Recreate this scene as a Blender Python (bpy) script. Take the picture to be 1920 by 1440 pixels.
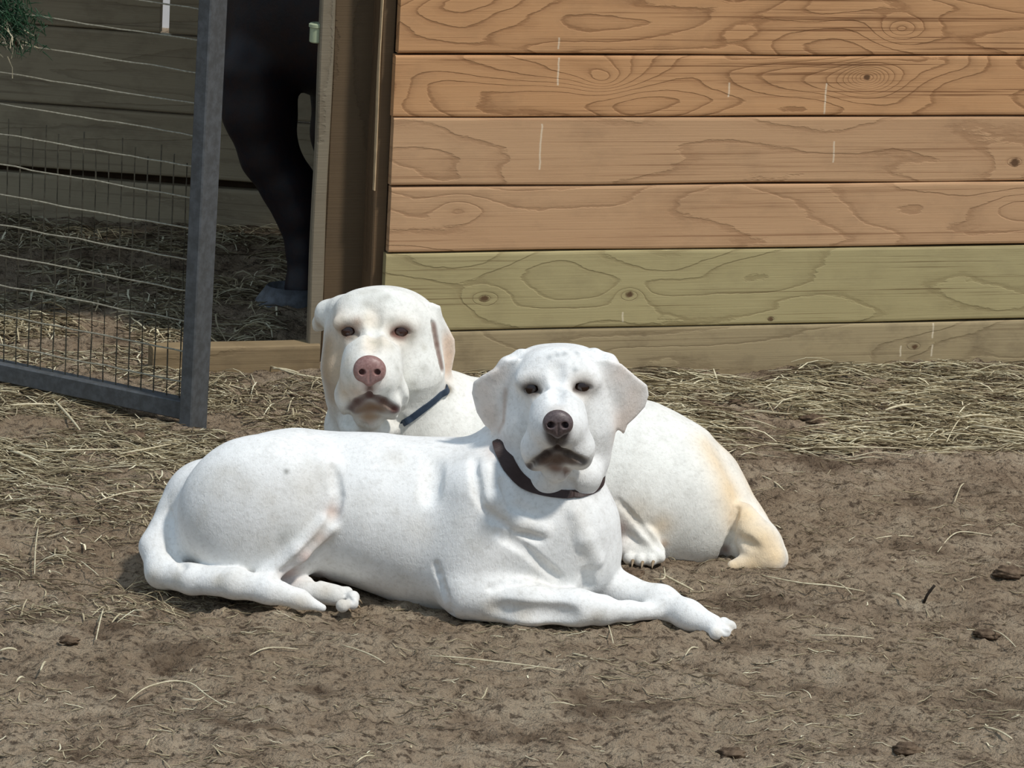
import bpy, math, random
import numpy as np
from math import sin, cos, pi, radians

# ------------------------------------------------------------------ reset
for o in list(bpy.data.objects):
    bpy.data.objects.remove(o)
SC = bpy.context.scene
COL = SC.collection
rnd = random.Random(7)
nrs = np.random.RandomState(11)

# ------------------------------------------------------------------ camera
FPX, PITCH, ROLL, HCAM = 7000.0, 0.2502, 0.0564, 1.65
_Rx = np.array([[1, 0, 0], [0, cos(pi/2-PITCH), -sin(pi/2-PITCH)], [0, sin(pi/2-PITCH), cos(pi/2-PITCH)]])
_Rz = np.array([[cos(ROLL), -sin(ROLL), 0], [sin(ROLL), cos(ROLL), 0], [0, 0, 1]])
CR = _Rx @ _Rz
CAM = np.array([0, 0, HCAM])
cd = bpy.data.cameras.new('camera')
cam = bpy.data.objects.new('camera', cd)
COL.objects.link(cam)
from mathutils import Matrix, Vector
M4 = Matrix([[*CR[0], 0], [*CR[1], 0], [*CR[2], HCAM], [0, 0, 0, 1]])
cam.matrix_world = M4
cd.sensor_width = 36.0
cd.lens = FPX/1920*36.0
cd.clip_start = 0.1
cd.clip_end = 200
SC.camera = cam

# ------------------------------------------------------------------ world, sun, exposure
SC.view_settings.view_transform = 'Standard'
SC.view_settings.look = 'None'
SC.view_settings.gamma = 1.0
SC.view_settings.use_curve_mapping = False
SC.view_settings.exposure = 0.0
w = bpy.data.worlds.new('sky')
SC.world = w
w.use_nodes = True
wn = w.node_tree
bg = wn.nodes['Background']
tc = wn.nodes.new('ShaderNodeTexCoord')
sep = wn.nodes.new('ShaderNodeSeparateXYZ')
rampw = wn.nodes.new('ShaderNodeValToRGB')
wn.links.new(tc.outputs['Generated'], sep.inputs[0])
wn.links.new(sep.outputs['Z'], rampw.inputs[0])
rampw.color_ramp.elements[0].position = 0.0
rampw.color_ramp.elements[0].color = (0.50, 0.56, 0.60, 1)
rampw.color_ramp.elements[1].position = 0.6
rampw.color_ramp.elements[1].color = (0.62, 0.80, 1.0, 1)
wn.links.new(rampw.outputs[0], bg.inputs[0])
bg.inputs[1].default_value = 0.72
sl = bpy.data.lights.new('sun', 'SUN')
sl.energy = 2.8
sl.angle = radians(5)
sl.color = (1.0, 0.95, 0.88)
sun = bpy.data.objects.new('sun', sl)
COL.objects.link(sun)
SUN_EL, SUN_AZ = radians(58), radians(52)     # azimuth measured from the viewer's side towards the right
sdir = Vector((sin(SUN_AZ)*cos(SUN_EL), -cos(SUN_AZ)*cos(SUN_EL), sin(SUN_EL)))
sun.rotation_euler = sdir.to_track_quat('Z', 'Y').to_euler()
sun.location = (3, 2, 5)

# ------------------------------------------------------------------ geometry of sight lines (for laying the place out)
def ray(px, py):
    d = CR @ np.array([(px-960)/FPX, (720-py)/FPX, -1.0])
    return d
def ground_at(px, py, z=0.0):
    d = ray(px, py); t = (z-HCAM)/d[2]
    return CAM + t*d
def at_y(px, py, Y):
    d = ray(px, py); t = Y/d[1]
    return CAM + t*d
def at_plane(px, py, p0, n):
    d = ray(px, py); t = np.dot(np.array(p0)-CAM, n)/np.dot(d, n)
    return CAM + t*d

# ------------------------------------------------------------------ helpers
def lin(r, g, b, a=1.0):
    f = lambda c: (c/255/12.92) if c/255 <= 0.04045 else ((c/255+0.055)/1.055)**2.4
    return (f(r), f(g), f(b), a)

def mesh_obj(name, verts, faces, mat=None, parent=None, smooth=False, mats=None, mat_idx=None):
    me = bpy.data.meshes.new(name)
    if isinstance(verts, np.ndarray):
        verts = verts.tolist()
    if isinstance(faces, np.ndarray):
        faces = faces.tolist()
    me.from_pydata(verts, [], faces)
    if mats:
        for m in mats: me.materials.append(m)
        me.polygons.foreach_set('material_index', mat_idx)
    elif mat:
        me.materials.append(mat)
    if smooth:
        me.polygons.foreach_set('use_smooth', [True]*len(me.polygons))
    me.update()
    o = bpy.data.objects.new(name, me)
    COL.objects.link(o)
    if parent: o.parent = parent
    return o

def tag(o, label, cat, group=None, kind=None):
    o['label'] = label
    o['category'] = cat
    if group: o['group'] = group
    if kind: o['kind'] = kind
    return o
def structure(o):
    o['kind'] = 'structure'
    return o
def empty(name, loc, rz=0):
    e = bpy.data.objects.new(name, None)
    e.location = loc
    e.rotation_euler = (0, 0, rz)
    COL.objects.link(e)
    return e

# numpy gradient noise
_perm = nrs.permutation(512)
_perm = np.concatenate([_perm, _perm, _perm])
_ga = nrs.rand(512)*2*pi
def noise2(x, y, seed=0):
    x = np.asarray(x, float)+seed*17.31; y = np.asarray(y, float)+seed*5.77
    xi = np.floor(x).astype(int); yi = np.floor(y).astype(int)
    xf = x-xi; yf = y-yi
    def g(ix, iy, fx, fy):
        h = _perm[(_perm[ix & 511] + iy) & 511]
        a = _ga[h]
        return np.cos(a)*fx+np.sin(a)*fy
    u = xf*xf*xf*(xf*(xf*6-15)+10); v = yf*yf*yf*(yf*(yf*6-15)+10)
    a = g(xi, yi, xf, yf); b = g(xi+1, yi, xf-1, yf); c = g(xi, yi+1, xf, yf-1); d = g(xi+1, yi+1, xf-1, yf-1)
    return ((a+(b-a)*u)*(1-v)+(c+(d-c)*u)*v)*1.4
def ground_h(x, y):
    h = 0.010*noise2(x*2.3, y*2.3, 1)+0.010*noise2(x*7, y*9, 2)+0.0085*noise2(x*19, y*24, 3)
    r = 1-np.abs(noise2(x*38, y*46, 4))*2
    h = h+0.0062*r+0.0034*noise2(x*70, y*80, 5)
    return h-0.005

# ------------------------------------------------------------------ materials
class NT:
    def __init__(s, name, rough=0.7, spec=0.3):
        s.m = bpy.data.materials.new(name); s.m.use_nodes = True
        s.t = s.m.node_tree; s.n = s.t.nodes
        s.b = s.n['Principled BSDF']
        s.b.inputs['Roughness'].default_value = rough
        s.b.inputs['Specular IOR Level'].default_value = spec
    def node(s, typ, **kw):
        n = s.n.new(typ)
        for k, v in kw.items(): setattr(n, k, v)
        return n
    def link(s, a, b): s.t.links.new(a, b)
    def val(s, sock, v):
        if hasattr(v, 'is_output') or hasattr(v, 'links'): s.link(v, sock)
        else: sock.default_value = v
    def math(s, op, a, b=0.0, c=0.0, clamp=False):
        n = s.node('ShaderNodeMath', operation=op); n.use_clamp = clamp
        for i, v in enumerate((a, b, c)): s.val(n.inputs[i], v)
        return n.outputs[0]
    def mix(s, f, a, b, blend='MIX'):
        n = s.node('ShaderNodeMix', data_type='RGBA', blend_type=blend)
        s.val(n.inputs[0], f); s.val(n.inputs[6], a); s.val(n.inputs[7], b)
        return n.outputs[2]
    def obj(s): return s.node('ShaderNodeTexCoord').outputs['Object']
    def scale(s, v, sc, loc=(0, 0, 0)):
        n = s.node('ShaderNodeMapping'); s.link(v, n.inputs[0])
        n.inputs['Scale'].default_value = sc; n.inputs['Location'].default_value = loc
        return n.outputs[0]
    def noise(s, v, scale, detail=4, rough=0.55, dist=0.0):
        n = s.node('ShaderNodeTexNoise'); s.link(v, n.inputs['Vector'])
        n.inputs['Scale'].default_value = scale; n.inputs['Detail'].default_value = detail
        n.inputs['Roughness'].default_value = rough; n.inputs['Distortion'].default_value = dist
        return n.outputs['Fac']
    def ramp(s, f, stops):
        n = s.node('ShaderNodeValToRGB'); s.val(n.inputs[0], f)
        e = n.color_ramp.elements
        while len(e) < len(stops): e.new(0.5)
        for i, (p, c) in enumerate(stops):
            e[i].position = p; e[i].color = c if len(c) == 4 else (*c, 1)
        return n.outputs[0]
    def bump(s, h, dist, strength=1.0):
        n = s.node('ShaderNodeBump'); s.link(h, n.inputs['Height'])
        n.inputs['Distance'].default_value = dist; n.inputs['Strength'].default_value = strength
        s.link(n.outputs[0], s.b.inputs['Normal'])
    def base(s, c): s.val(s.b.inputs['Base Color'], c)

def wood_mat(name, c_light, c_mid, c_dark, seed, rings=7.0, knots=(), contrast=0.75, sx=1.5, sz=14.0, bumpd=0.0015, dirt=0.25, line=0.6, drips=()):
    """boards: object X runs along the board, Z across it; growth rings as contour lines"""
    t = NT(name, 0.75, 0.25)
    o = t.obj()
    sp = t.node('ShaderNodeSeparateXYZ'); t.link(o, sp.inputs[0])
    X, Y, Z = sp.outputs
    warp = t.noise(t.scale(o, (3, 3, 9), (seed*3.1, 0, seed)), 1.0, 2)
    v = t.scale(o, (sx, sx, sz), (seed*7.7, seed*1.3, seed*2.9))
    f = t.noise(v, 1.0, 1.5, 0.4, 0.25)
    for (kx, kz, ks, ka, core) in knots:
        dx = t.math('DIVIDE', t.math('SUBTRACT', X, kx), ks*1.9)
        dz = t.math('DIVIDE', t.math('SUBTRACT', Z, kz), ks)
        r2 = t.math('ADD', t.math('MULTIPLY', dx, dx), t.math('MULTIPLY', dz, dz))
        g = t.math('DIVIDE', ka, t.math('ADD', 1.0, r2))
        f = t.math('ADD', f, g)
    fr = t.math('FRACT', t.math('ADD', t.math('MULTIPLY', f, rings), t.math('MULTIPLY_ADD', warp, 0.6, t.math('MULTIPLY', t.noise(t.scale(o, (30, 30, 90)), 1.0, 3, 0.6), 0.35))))
    lw = t.ramp(fr, [(0.0, (0, 0, 0)), (0.5, (0.08,)*3), (0.8, (0.42,)*3), (0.9, (1, 1, 1)), (0.95, (0.9,)*3), (1.0, (0, 0, 0))])
    fine = t.noise(t.scale(o, (4, 4, 320), (seed, 0, 0)), 1.0, 4, 0.65)
    big = t.noise(t.scale(o, (1.6, 1.6, 9), (seed*4.4, 2, 0)), 1.0, 3)
    finm = t.noise(t.scale(o, (2.2, 2, 60), (seed*1.7, 0, 3)), 1.0, 3, 0.6)
    c = t.mix(t.math('MULTIPLY', big, 1.0), c_light, c_mid)
    c = t.mix(t.math('MULTIPLY', lw, t.math('MULTIPLY_ADD', finm, contrast*0.9, contrast*0.25), clamp=True), c, c_dark)
    c = t.mix(t.ramp(fine, [(0.35, (0,)*3), (0.75, (0.45,)*3)]), c, c_mid)
    c = t.mix(t.ramp(t.noise(t.scale(o, (1.0, 1, 130), (seed*2.2, 0, 1)), 1.0, 5, 0.7), [(0.57, (0,)*3), (0.64, (line,)*3)]), c, c_dark)
    # a few pale drips running down the face
    dr = t.noise(t.scale(o, (55, 1, 2.2), (seed*1.9, 0, seed)), 1.0, 2, 0.5)
    c = t.mix(t.ramp(dr, [(0.78, (0,)*3), (0.83, (0.45,)*3)]), c, lin(225, 205, 170))
    for (dx_, za, zb) in drips:
        wob = t.noise(t.scale(o, (1, 1, 40), (dx_*9, 0, 0)), 1.0, 2)
        ax = t.math('ABSOLUTE', t.math('SUBTRACT', X, t.math('MULTIPLY_ADD', wob, 0.006, dx_-0.003)))
        m1 = t.ramp(t.math('MULTIPLY', ax, 100.0), [(0.06, (0.55,)*3), (0.24, (0,)*3)])
        m2 = t.math('MULTIPLY', t.math('GREATER_THAN', Z, za), t.math('LESS_THAN', Z, zb))
        c = t.mix(t.math('MULTIPLY', m1, m2), c, lin(236, 222, 196))
    # dirt
    di = t.noise(t.scale(o, (9, 9, 14), (seed, 0, 0)), 1.0, 5, 0.65)
    c = t.mix(t.ramp(di, [(0.5, (0,)*3), (0.75, (dirt,)*3)]), c, lin(88, 74, 58))
    for (kx, kz, ks, ka, core) in knots:
        if not core: continue
        ks = core
        dx = t.math('DIVIDE', t.math('SUBTRACT', X, kx), ks*0.8)
        dz = t.math('DIVIDE', t.math('SUBTRACT', Z, kz), ks*0.6)
        r2 = t.math('ADD', t.math('MULTIPLY', dx, dx), t.math('MULTIPLY', dz, dz))
        kn = t.noise(t.scale(o, (90, 90, 120)), 1.0, 3, 0.7)
        m = t.ramp(t.math('ADD', r2, t.math('MULTIPLY_ADD', kn, 1.6, -0.8)), [(0.25, (0.9,)*3), (0.9, (0,)*3)])
        c = t.mix(m, c, lin(84, 58, 38))
    t.base(c)
    hgt = t.math('SUBTRACT', t.math('MULTIPLY', fine, 0.5), t.math('MULTIPLY', lw, 0.6))
    t.bump(hgt, bumpd, 0.7)
    return t.m

def dirt_mat():
    t = NT('trodden_soil', 0.95, 0.1)
    o = t.obj()
    big = t.noise(t.scale(o, (1.4, 1.7, 1), (3.3, 1, 0)), 1.0, 4, 0.6)
    mid = t.noise(t.scale(o, (9, 12, 9), (1, 2, 0)), 1.0, 5, 0.65)
    fine = t.noise(t.scale(o, (70, 95, 70)), 1.0, 5, 0.7)
    gr = t.noise(t.scale(o, (260, 300, 260)), 1.0, 3, 0.6)
    c = t.ramp(mid, [(0.28, lin(118, 100, 82)), (0.45, lin(164, 144, 121)), (0.62, lin(184, 166, 142)), (0.8, lin(202, 187, 162))])
    c = t.mix(t.ramp(big, [(0.42, (0,)*3), (0.62, (0.5,)*3)]), c, lin(150, 130, 106))
    c = t.mix(t.ramp(fine, [(0.38, (0.8,)*3), (0.49, (0,)*3)]), c, lin(66, 53, 43))
    c = t.mix(t.ramp(gr, [(0.6, (0,)*3), (0.72, (0.4,)*3)]), c, lin(190, 175, 148))
    # moist dark patches
    mo = t.noise(t.scale(o, (5, 7.5, 5), (8, 4, 0)), 1.0, 3, 0.6)
    c = t.mix(t.ramp(mo, [(0.56, (0,)*3), (0.66, (0.6,)*3)]), c, lin(82, 65, 51))
    t.base(c)
    h = t.math('ADD', t.math('MULTIPLY', fine, 1.0), t.math('MULTIPLY', gr, 0.35))
    t.bump(h, 0.018, 1.0)
    return t.m

def vcol_mat(name, rough=0.8, bump_scale=None, bumpd=0.001, noise_amt=0.0, spec=0.2):
    t = NT(name, rough, spec)
    a = t.node('ShaderNodeVertexColor'); a.layer_name = 'Col'
    c = a.outputs[0]
    o = t.obj()
    if noise_amt:
        n = t.noise(o, bump_scale*0.2, 4, 0.6)
        c = t.mix(t.ramp(n, [(0.35, (noise_amt,)*3), (0.6, (0,)*3)]), c, lin(150, 138, 118))
    t.base(c)
    if bump_scale:
        n1 = t.noise(t.scale(o, (bump_scale, bump_scale, bump_scale*0.45)), 1.0, 4, 0.65, 0.6)
        t.bump(n1, bumpd, 0.8)
    return t.m

def plain_mat(name, col, rough=0.6, spec=0.3, metal=0.0, var=0.0, scale=40, bumpd=0.0, col2=None):
    t = NT(name, rough, spec)
    t.b.inputs['Metallic'].default_value = metal
    n = t.noise(t.obj(), scale, 5, 0.65)
    c2 = col2 if col2 else (col[0]*0.5, col[1]*0.5, col[2]*0.5, 1)
    t.base(t.mix(t.ramp(n, [(0.4, (var,)*3), (0.62, (0,)*3)]), col, c2))
    if bumpd: t.bump(n, bumpd, 0.7)
    return t.m

# ------------------------------------------------------------------ boards
def board(length, z0, z1, thick, depth0=0.0, seg=48, seed=1, wav=0.0015, bev=0.004, x0=0.0):
    """front face at y = -depth0 (towards the viewer is -y); x runs along the board"""
    rows = []
    prof = lambda zb, zt: [(depth0+thick, zb), (depth0+bev*1.2, zb), (depth0+bev*0.25, zb+bev*0.6), (depth0, zb+bev*1.6),
                           (depth0, (zb+zt)/2), (depth0, zt-bev*1.6), (depth0+bev*0.25, zt-bev*0.6), (depth0+bev*1.2, zt), (depth0+thick, zt)]
    V = []; F = []
    xs = np.linspace(0, length, seg+1)
    for x in xs:
        wb = float(noise2(x*3.1, seed*3.3, 1))*wav; wt = float(noise2(x*2.7, seed*5.1, 2))*wav
        cup = float(noise2(x*1.3, seed*2.1, 3))*wav*1.2
        p = prof(z0+wb, z1+wt)
        for (y, z) in p: V.append((x0+x, y+cup, z))
    n = 9
    for i in range(seg):
        for j in range(n-1):
            a = i*n+j
            F.append((a, a+1, a+n+1, a+n))
        F.append((i*n+n-1, i*n, (i+1)*n, (i+1)*n+n-1))
    F.append(tuple(range(n-1, -1, -1)))
    F.append(tuple(seg*n+j for j in range(n)))
    return V, F

def merge(parts):
    V = []; F = []; MI = []
    for k, (v, f) in enumerate(parts):
        b = len(V); V += list(v)
        F += [tuple(i+b for i in q) for q in f]; MI += [k]*len(f)
    return V, F, MI

def box(x0, x1, y0, y1, z0, z1, bev=0.0):
    if bev <= 0:
        v = [(x0, y0, z0), (x1, y0, z0), (x1, y1, z0), (x0, y1, z0), (x0, y0, z1), (x1, y0, z1), (x1, y1, z1), (x0, y1, z1)]
        f = [(0, 3, 2, 1), (4, 5, 6, 7), (0, 1, 5, 4), (1, 2, 6, 5), (2, 3, 7, 6), (3, 0, 4, 7)]
        return v, f
    b = bev
    lay = []
    for (z, i) in ((z0, b), (z0+b, 0), (z1-b, 0), (z1, b)):
        X0, X1, Y0, Y1 = x0+i, x1-i, y0+i, y1-i
        lay.append([(X0+b-i*0, Y0, z), (X1-b, Y0, z), (X1, Y0+b, z), (X1, Y1-b, z), (X1-b, Y1, z), (X0+b, Y1, z), (X0, Y1-b, z), (X0, Y0+b, z)])
    v = [p for l in lay for p in l]; f = []
    for k in range(3):
        for j in range(8):
            a = k*8+j; c = k*8+(j+1) % 8
            f.append((a, c, c+8, a+8))
    f.append(tuple(range(7, -1, -1))); f.append(tuple(24+j for j in range(8)))
    return v, f

# wall frame: origin on the wall line, u along it to the right, front faces the viewer
WTH = 0.319
WO = np.array([0, 6.527, 0.0]); WU = np.array([cos(WTH), sin(WTH), 0]); WN = np.array([sin(WTH), -cos(WTH), 0])
def wall_uz(px, py, recess=0.0):
    p = at_plane(px, py, WO-WN*recess, WN)
    return float(np.dot(p-WO, WU)), float(p[2])
def wall_loc(o):
    o.location = tuple(WO); o.rotation_euler = (0, 0, WTH)
    return o

u_end = wall_uz(733, 300)[0]
seams = [1.75, 1.60, 1.455, 1.31, 1.165, 1.02, 0.875, 0.73, 0.583+0.0, 0.471, 0.347, 0.227, 0.0825, -0.06]
seams = [0.583+0.118*k for k in range(12, 0, -1)] + [0.583, 0.471, 0.347, 0.227, 0.0825, -0.06]
def kn(px, py, s, a, core=0.0):
    u, z = wall_uz(px, py)
    return (u-u_end, z, s, a, core)
OR = (lin(205, 161, 118), lin(186, 138, 94), lin(116, 76, 46))
OR3 = (lin(198, 161, 124), lin(186, 147, 110), lin(134, 96, 66))
GR = (lin(182, 170, 128), lin(164, 150, 108), lin(112, 94, 62))
GR2 = (lin(172, 156, 122), lin(154, 136, 104), lin(110, 92, 68))
kspec = {12: [kn(1690, 55, .020, .22)], 13: [kn(1625, 145, .022, .55, .011), kn(1130, 150, .022, .20)], 14: [kn(1903, 305, .010, .3, .017)],
         15: [kn(860, 395, .024, .22), kn(1905, 390, .03, -.2)], 16: [kn(908, 560, .012, .25, .014), kn(1180, 552, .013, .3, .012), kn(1445, 598, .006, .1, .009)], 17: [kn(1715, 650, .008, .2, .010)]}
def dp(px, pa, pb):
    u, zt_ = wall_uz(px, pa); _, zb_ = wall_uz(px, pb); return (u-u_end, zb_, zt_)
dspec = {12: [dp(1048, 70, 92)], 13: [dp(1550, 156, 214), dp(1048, 108, 160), dp(1368, 155, 182)], 14: [dp(1565, 265, 305), dp(1016, 232, 318)], 17: [dp(1689, 648, 668), dp(1750, 606, 634), dp(1748, 645, 668)], 16: [dp(1168, 585, 604)]}
wparts = []; wm = []
for i in range(len(seams)-1):
    z1, z0 = seams[i], seams[i+1]
    row = i+1
    wparts.append(board(2.6, z0+0.0012, z1-0.0012, 0.02, 0.0, 60, i+1, 0.0018, 0.0035, x0=(0.002*((i*7) % 3))))
    if row >= 16: pal = GR if row == 16 else GR2
    elif row >= 14: pal = OR3
    else: pal = OR
    rr = {12: 17, 13: 17, 14: 7.0, 15: 10, 16: 12, 17: 8}.get(row, 12)
    wm.append(wood_mat('pine_board_%d' % row, *pal, seed=row*1.37+2.0, rings=rr, knots=kspec.get(row, ()), contrast=0.85 if row < 14 else 0.6,
                       sx=2.0, sz=8.0 if row != 14 else 7.0, line=0.9 if row < 14 or row == 16 else 0.6, dirt=0.2 if row < 17 else 0.55, drips=dspec.get(row, ())))
# map rows: list index -> row; seam z=0.583 is between row 12 and 13
V, F, MI = merge(wparts)
wall = mesh_obj('wall_right', V, F, mats=wm, mat_idx=MI)
wall.location = tuple(WO+WU*u_end); wall.rotation_euler = (0, 0, WTH); structure(wall)
# sheathing that closes the wall behind its boards
V, F = box(0.01, 2.6, 0.024, 0.06, -0.05, 2.0)
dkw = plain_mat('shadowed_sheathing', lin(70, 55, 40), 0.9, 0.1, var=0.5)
sh = mesh_obj('sheathing', V, F, dkw, wall)

# door post and trims beside the doorway
pm = wood_mat('shaded_post_wood', lin(104, 86, 64), lin(90, 74, 55), lin(66, 52, 38), seed=21.3, rings=4, contrast=0.5, sx=14, sz=1.2, dirt=0.3, line=0.0)  # brown stain, with the shadow on the recessed post coloured in
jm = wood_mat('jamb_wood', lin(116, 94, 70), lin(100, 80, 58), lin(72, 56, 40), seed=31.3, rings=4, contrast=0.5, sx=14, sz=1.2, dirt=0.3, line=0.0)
em = wood_mat('lit_edge_wood', lin(140, 130, 112), lin(122, 112, 94), lin(92, 80, 64), seed=33.3, rings=4, contrast=0.5, sx=14, sz=1.2, dirt=0.3, line=0.0)  # lighter tone painted for the sunlit strip where the post's shadow ends
def vert_board(name, ua, ub, rec, thick, mat, z0=-0.05, z1=2.0, parent=None, seed=1):
    vs = []; n = 40
    for k in range(n+1):
        z = z0+(z1-z0)*k/n
        a = ua+0.0018*float(noise2(z*6, seed*2.2, 1)); b = ub+0.0018*float(noise2(z*5, seed*3.7, 2))
        c = 0.0025
        vs += [(a, rec+thick, z), (a, rec+c, z), (a+c, rec, z), (b-c, rec, z), (b, rec+c, z), (b, rec+thick, z)]
    fs = []
    for k in range(n):
        for j in range(6):
            q = k*6+j; r = k*6+(j+1) % 6
            fs.append((q, r, r+6, q+6))
    fs.append(tuple(range(5, -1, -1))); fs.append(tuple(n*6+j for j in range(6)))
    o = mesh_obj(name, vs, fs, mat, parent)
    if not parent: wall_loc(o)
    return o
uj0 = wall_uz(704, 300, 0.03)[0]; uj1 = u_end+0.006
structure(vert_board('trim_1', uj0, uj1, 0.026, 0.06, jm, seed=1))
up0 = wall_uz(616, 300, 0.085)[0]
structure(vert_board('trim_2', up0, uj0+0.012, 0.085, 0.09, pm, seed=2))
ue0 = wall_uz(592, 300, 0.08)[0]
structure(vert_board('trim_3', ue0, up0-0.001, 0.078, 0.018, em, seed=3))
# pale split edge of the jamb board
spl = vert_board('trim_4', uj0-0.0030, uj0+0.0010, 0.024, 0.01, plain_mat('pale_split_edge', lin(205, 178, 140), 0.8, var=0.4), z0=0.335, z1=2.0, seed=9)
structure(spl)
# sill board across the doorway
us0 = wall_uz(150, 655, 0.08)[0]-0.9; sx0 = wall_uz(285, 650, 0.08)[0]
V, F = board(ue0-sx0+0.02, -0.08, 0.0, 0.04, 0, 40, 44, 0.003, 0.004)
sill = mesh_obj('trim_5', V, F, wood_mat('sill_wood', lin(150, 132, 100), lin(132, 112, 84), lin(90, 72, 52), seed=41.0, rings=4, contrast=0.4, sx=1.5, sz=12, dirt=0.5))
zs = wall_uz(480, 641, 0.08)[1]
sill.location = tuple(WO+WU*sx0-WN*0.07+np.array([0, 0, zs-.005])); sill.rotation_euler = (0, 0, WTH); structure(sill)

# small pale fitting on the post
c = at_plane(598, 62, WO-WN*0.10, WN)
def lathe(profile, seg=24):
    v = []; f = []
    for (r, z) in profile:
        for k in range(seg):
            a = 2*pi*k/seg; v.append((r*cos(a), r*sin(a), z))
    for i in range(len(profile)-1):
        for k in range(seg):
            a = i*seg+k; b = i*seg+(k+1) % seg
            f.append((a, b, b+seg, a+seg))
    f.append(tuple(range(seg-1, -1, -1))); f.append(tuple((len(profile)-1)*seg+k for k in range(seg)))
    return v, f
V, F = lathe([(0.010, -0.017), (0.0125, -0.015), (0.0125, 0.010), (0.0145, 0.011), (0.0145, 0.016), (0.012, 0.018), (0.007, 0.018), (0.006, 0.012)])
ins = empty('gate_peg', tuple(c-WU*0.004))
io = mesh_obj('peg_body', V, F, plain_mat('pale_green_plastic', lin(172, 182, 150), 0.5, var=0.3), ins, smooth=False)
V, F = box(0.0, 0.028, -0.004, 0.004, -0.006, 0.004)
br = mesh_obj('bracket', V, F, plain_mat('bracket_metal', lin(90, 92, 88), 0.5, var=0.3), ins)
br.rotation_euler = (0, 0, WTH)
tag(ins, 'small pale green cylindrical peg fixed high on the left edge of the door post', 'fitting')

# ------------------------------------------------------------------ stall behind the wall
B0 = ground_at(50, 398); B1 = ground_at(540, 434)
bu = (B1-B0)/np.linalg.norm(B1-B0); bn = np.array([bu[1], -bu[0], 0]); bth = math.atan2(bu[1], bu[0])
def back_uz(px, py):
    p = at_plane(px, py, B0, bn); return float(np.dot(p-B0, bu)), float(p[2])
OL = (lin(188, 174, 146), lin(168, 153, 126), lin(122, 108, 88))
sA = back_uz(180, 201)[1]; sB = back_uz(180, 322)[1]; sB2 = back_uz(180, 333)[1]
gu = back_uz(309, 30)[0]; gz = back_uz(309, 66)[1]
bz = [(-0.08, sB2-0.004), (sB, sA-0.004), (sA, gz)]
bp = []; bm = []
L0, L1 = -1.6, 2.3
for i, (a, b) in enumerate(bz):
    v, f = board(L1-L0, a, b, 0.03, 0, 40, 60+i, 0.003, 0.004, x0=L0); bp.append((v, f))
    bm.append(wood_mat('stall_board_%d' % i, *OL, seed=50.1+i*3.3, rings=5, contrast=0.5, dirt=0.4))
z = gz+0.003
i = 3
while z < 1.4:  # unseen wall top kept low so skylight enters the stall
    for (a, b) in ((L0, gu-0.010), (gu+0.010, L1)):
        v, f = board(b-a, z, z+0.14, 0.03, 0, 30, 60+i, 0.003, 0.004, x0=a); bp.append((v, f)); bm.append(bm[i % 3]); i += 1
    z += 0.143
V, F, MI = merge(bp)
bw = mesh_obj('wall_back', V, F, mats=bm, mat_idx=MI)
bw.location = tuple(B0); bw.rotation_euler = (0, 0, bth); structure(bw)
V, F = box(L0, L1, 0.034, 0.05, sB2-0.03, sB+0.03)
mesh_obj('gap_shade_strip', V, F, dkw, bw)  # dark strip added so the gap under the boards reads as shadow
# unseen roof, cut short to let skylight in, and side wall of the stall
V, F = box(-1.35, 3.0, 0.10, 1.35, 2.0, 2.05)
rf = mesh_obj('ceiling', V, F, dkw); wall_loc(rf); structure(rf)
V, F = box(0.8, 0.85, 0.1, 1.9, -0.05, 2.0)
o = mesh_obj('wall_stall', V, F, bm[0]); wall_loc(o); structure(o)
# unseen header over the doorway, set low to cut the sun patch inside
V, F = box(us0-0.2, ue0+0.02, 0.07, 0.11, 0.86, 2.0)
o = mesh_obj('trim_6', V, F, jm); wall_loc(o); structure(o)

# pale panel added so the gap of the back wall shows bright daylight
c = at_plane(309, 20, B0-bn*2.6, bn)
V, F = box(-0.6, 0.6, -0.02, 0.02, -c[2]-0.05, 1.4, 0.004)
pp = mesh_obj('gap_daylight_panel', V, F, plain_mat('daylight_white', lin(245, 246, 248), 0.5, var=0.05))
pp.location = tuple(c); pp.rotation_euler = (0, 0, bth-0.2)
tag(pp, 'added white panel showing as daylight through the narrow gap between the stall boards', 'panel')

# ------------------------------------------------------------------ ground
xs = np.concatenate([np.linspace(-8, -1.8, 30), np.arange(-1.79, -0.95, 0.02), np.arange(-0.95, 1.15, 0.0065), np.arange(1.16, 1.8, 0.03), np.linspace(1.85, 8, 30)])
ys = np.concatenate([np.linspace(-2, 4.15, 24), np.arange(4.2, 6.9, 0.0075), np.arange(6.9, 8.3, 0.014), np.linspace(8.4, 16, 30)])
XX, YY = np.meshgrid(xs, ys, indexing='ij')
ZZ = ground_h(XX, YY)
nx, ny = XX.shape
Vg = np.stack([XX, YY, ZZ], -1).reshape(-1, 3)
I = np.arange(nx*ny).reshape(nx, ny)
Fg = np.stack([I[:-1, :-1], I[1:, :-1], I[1:, 1:], I[:-1, 1:]], -1).reshape(-1, 4)
soil = dirt_mat()
gr = mesh_obj('floor', Vg, Fg, soil, smooth=True); structure(gr)

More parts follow.
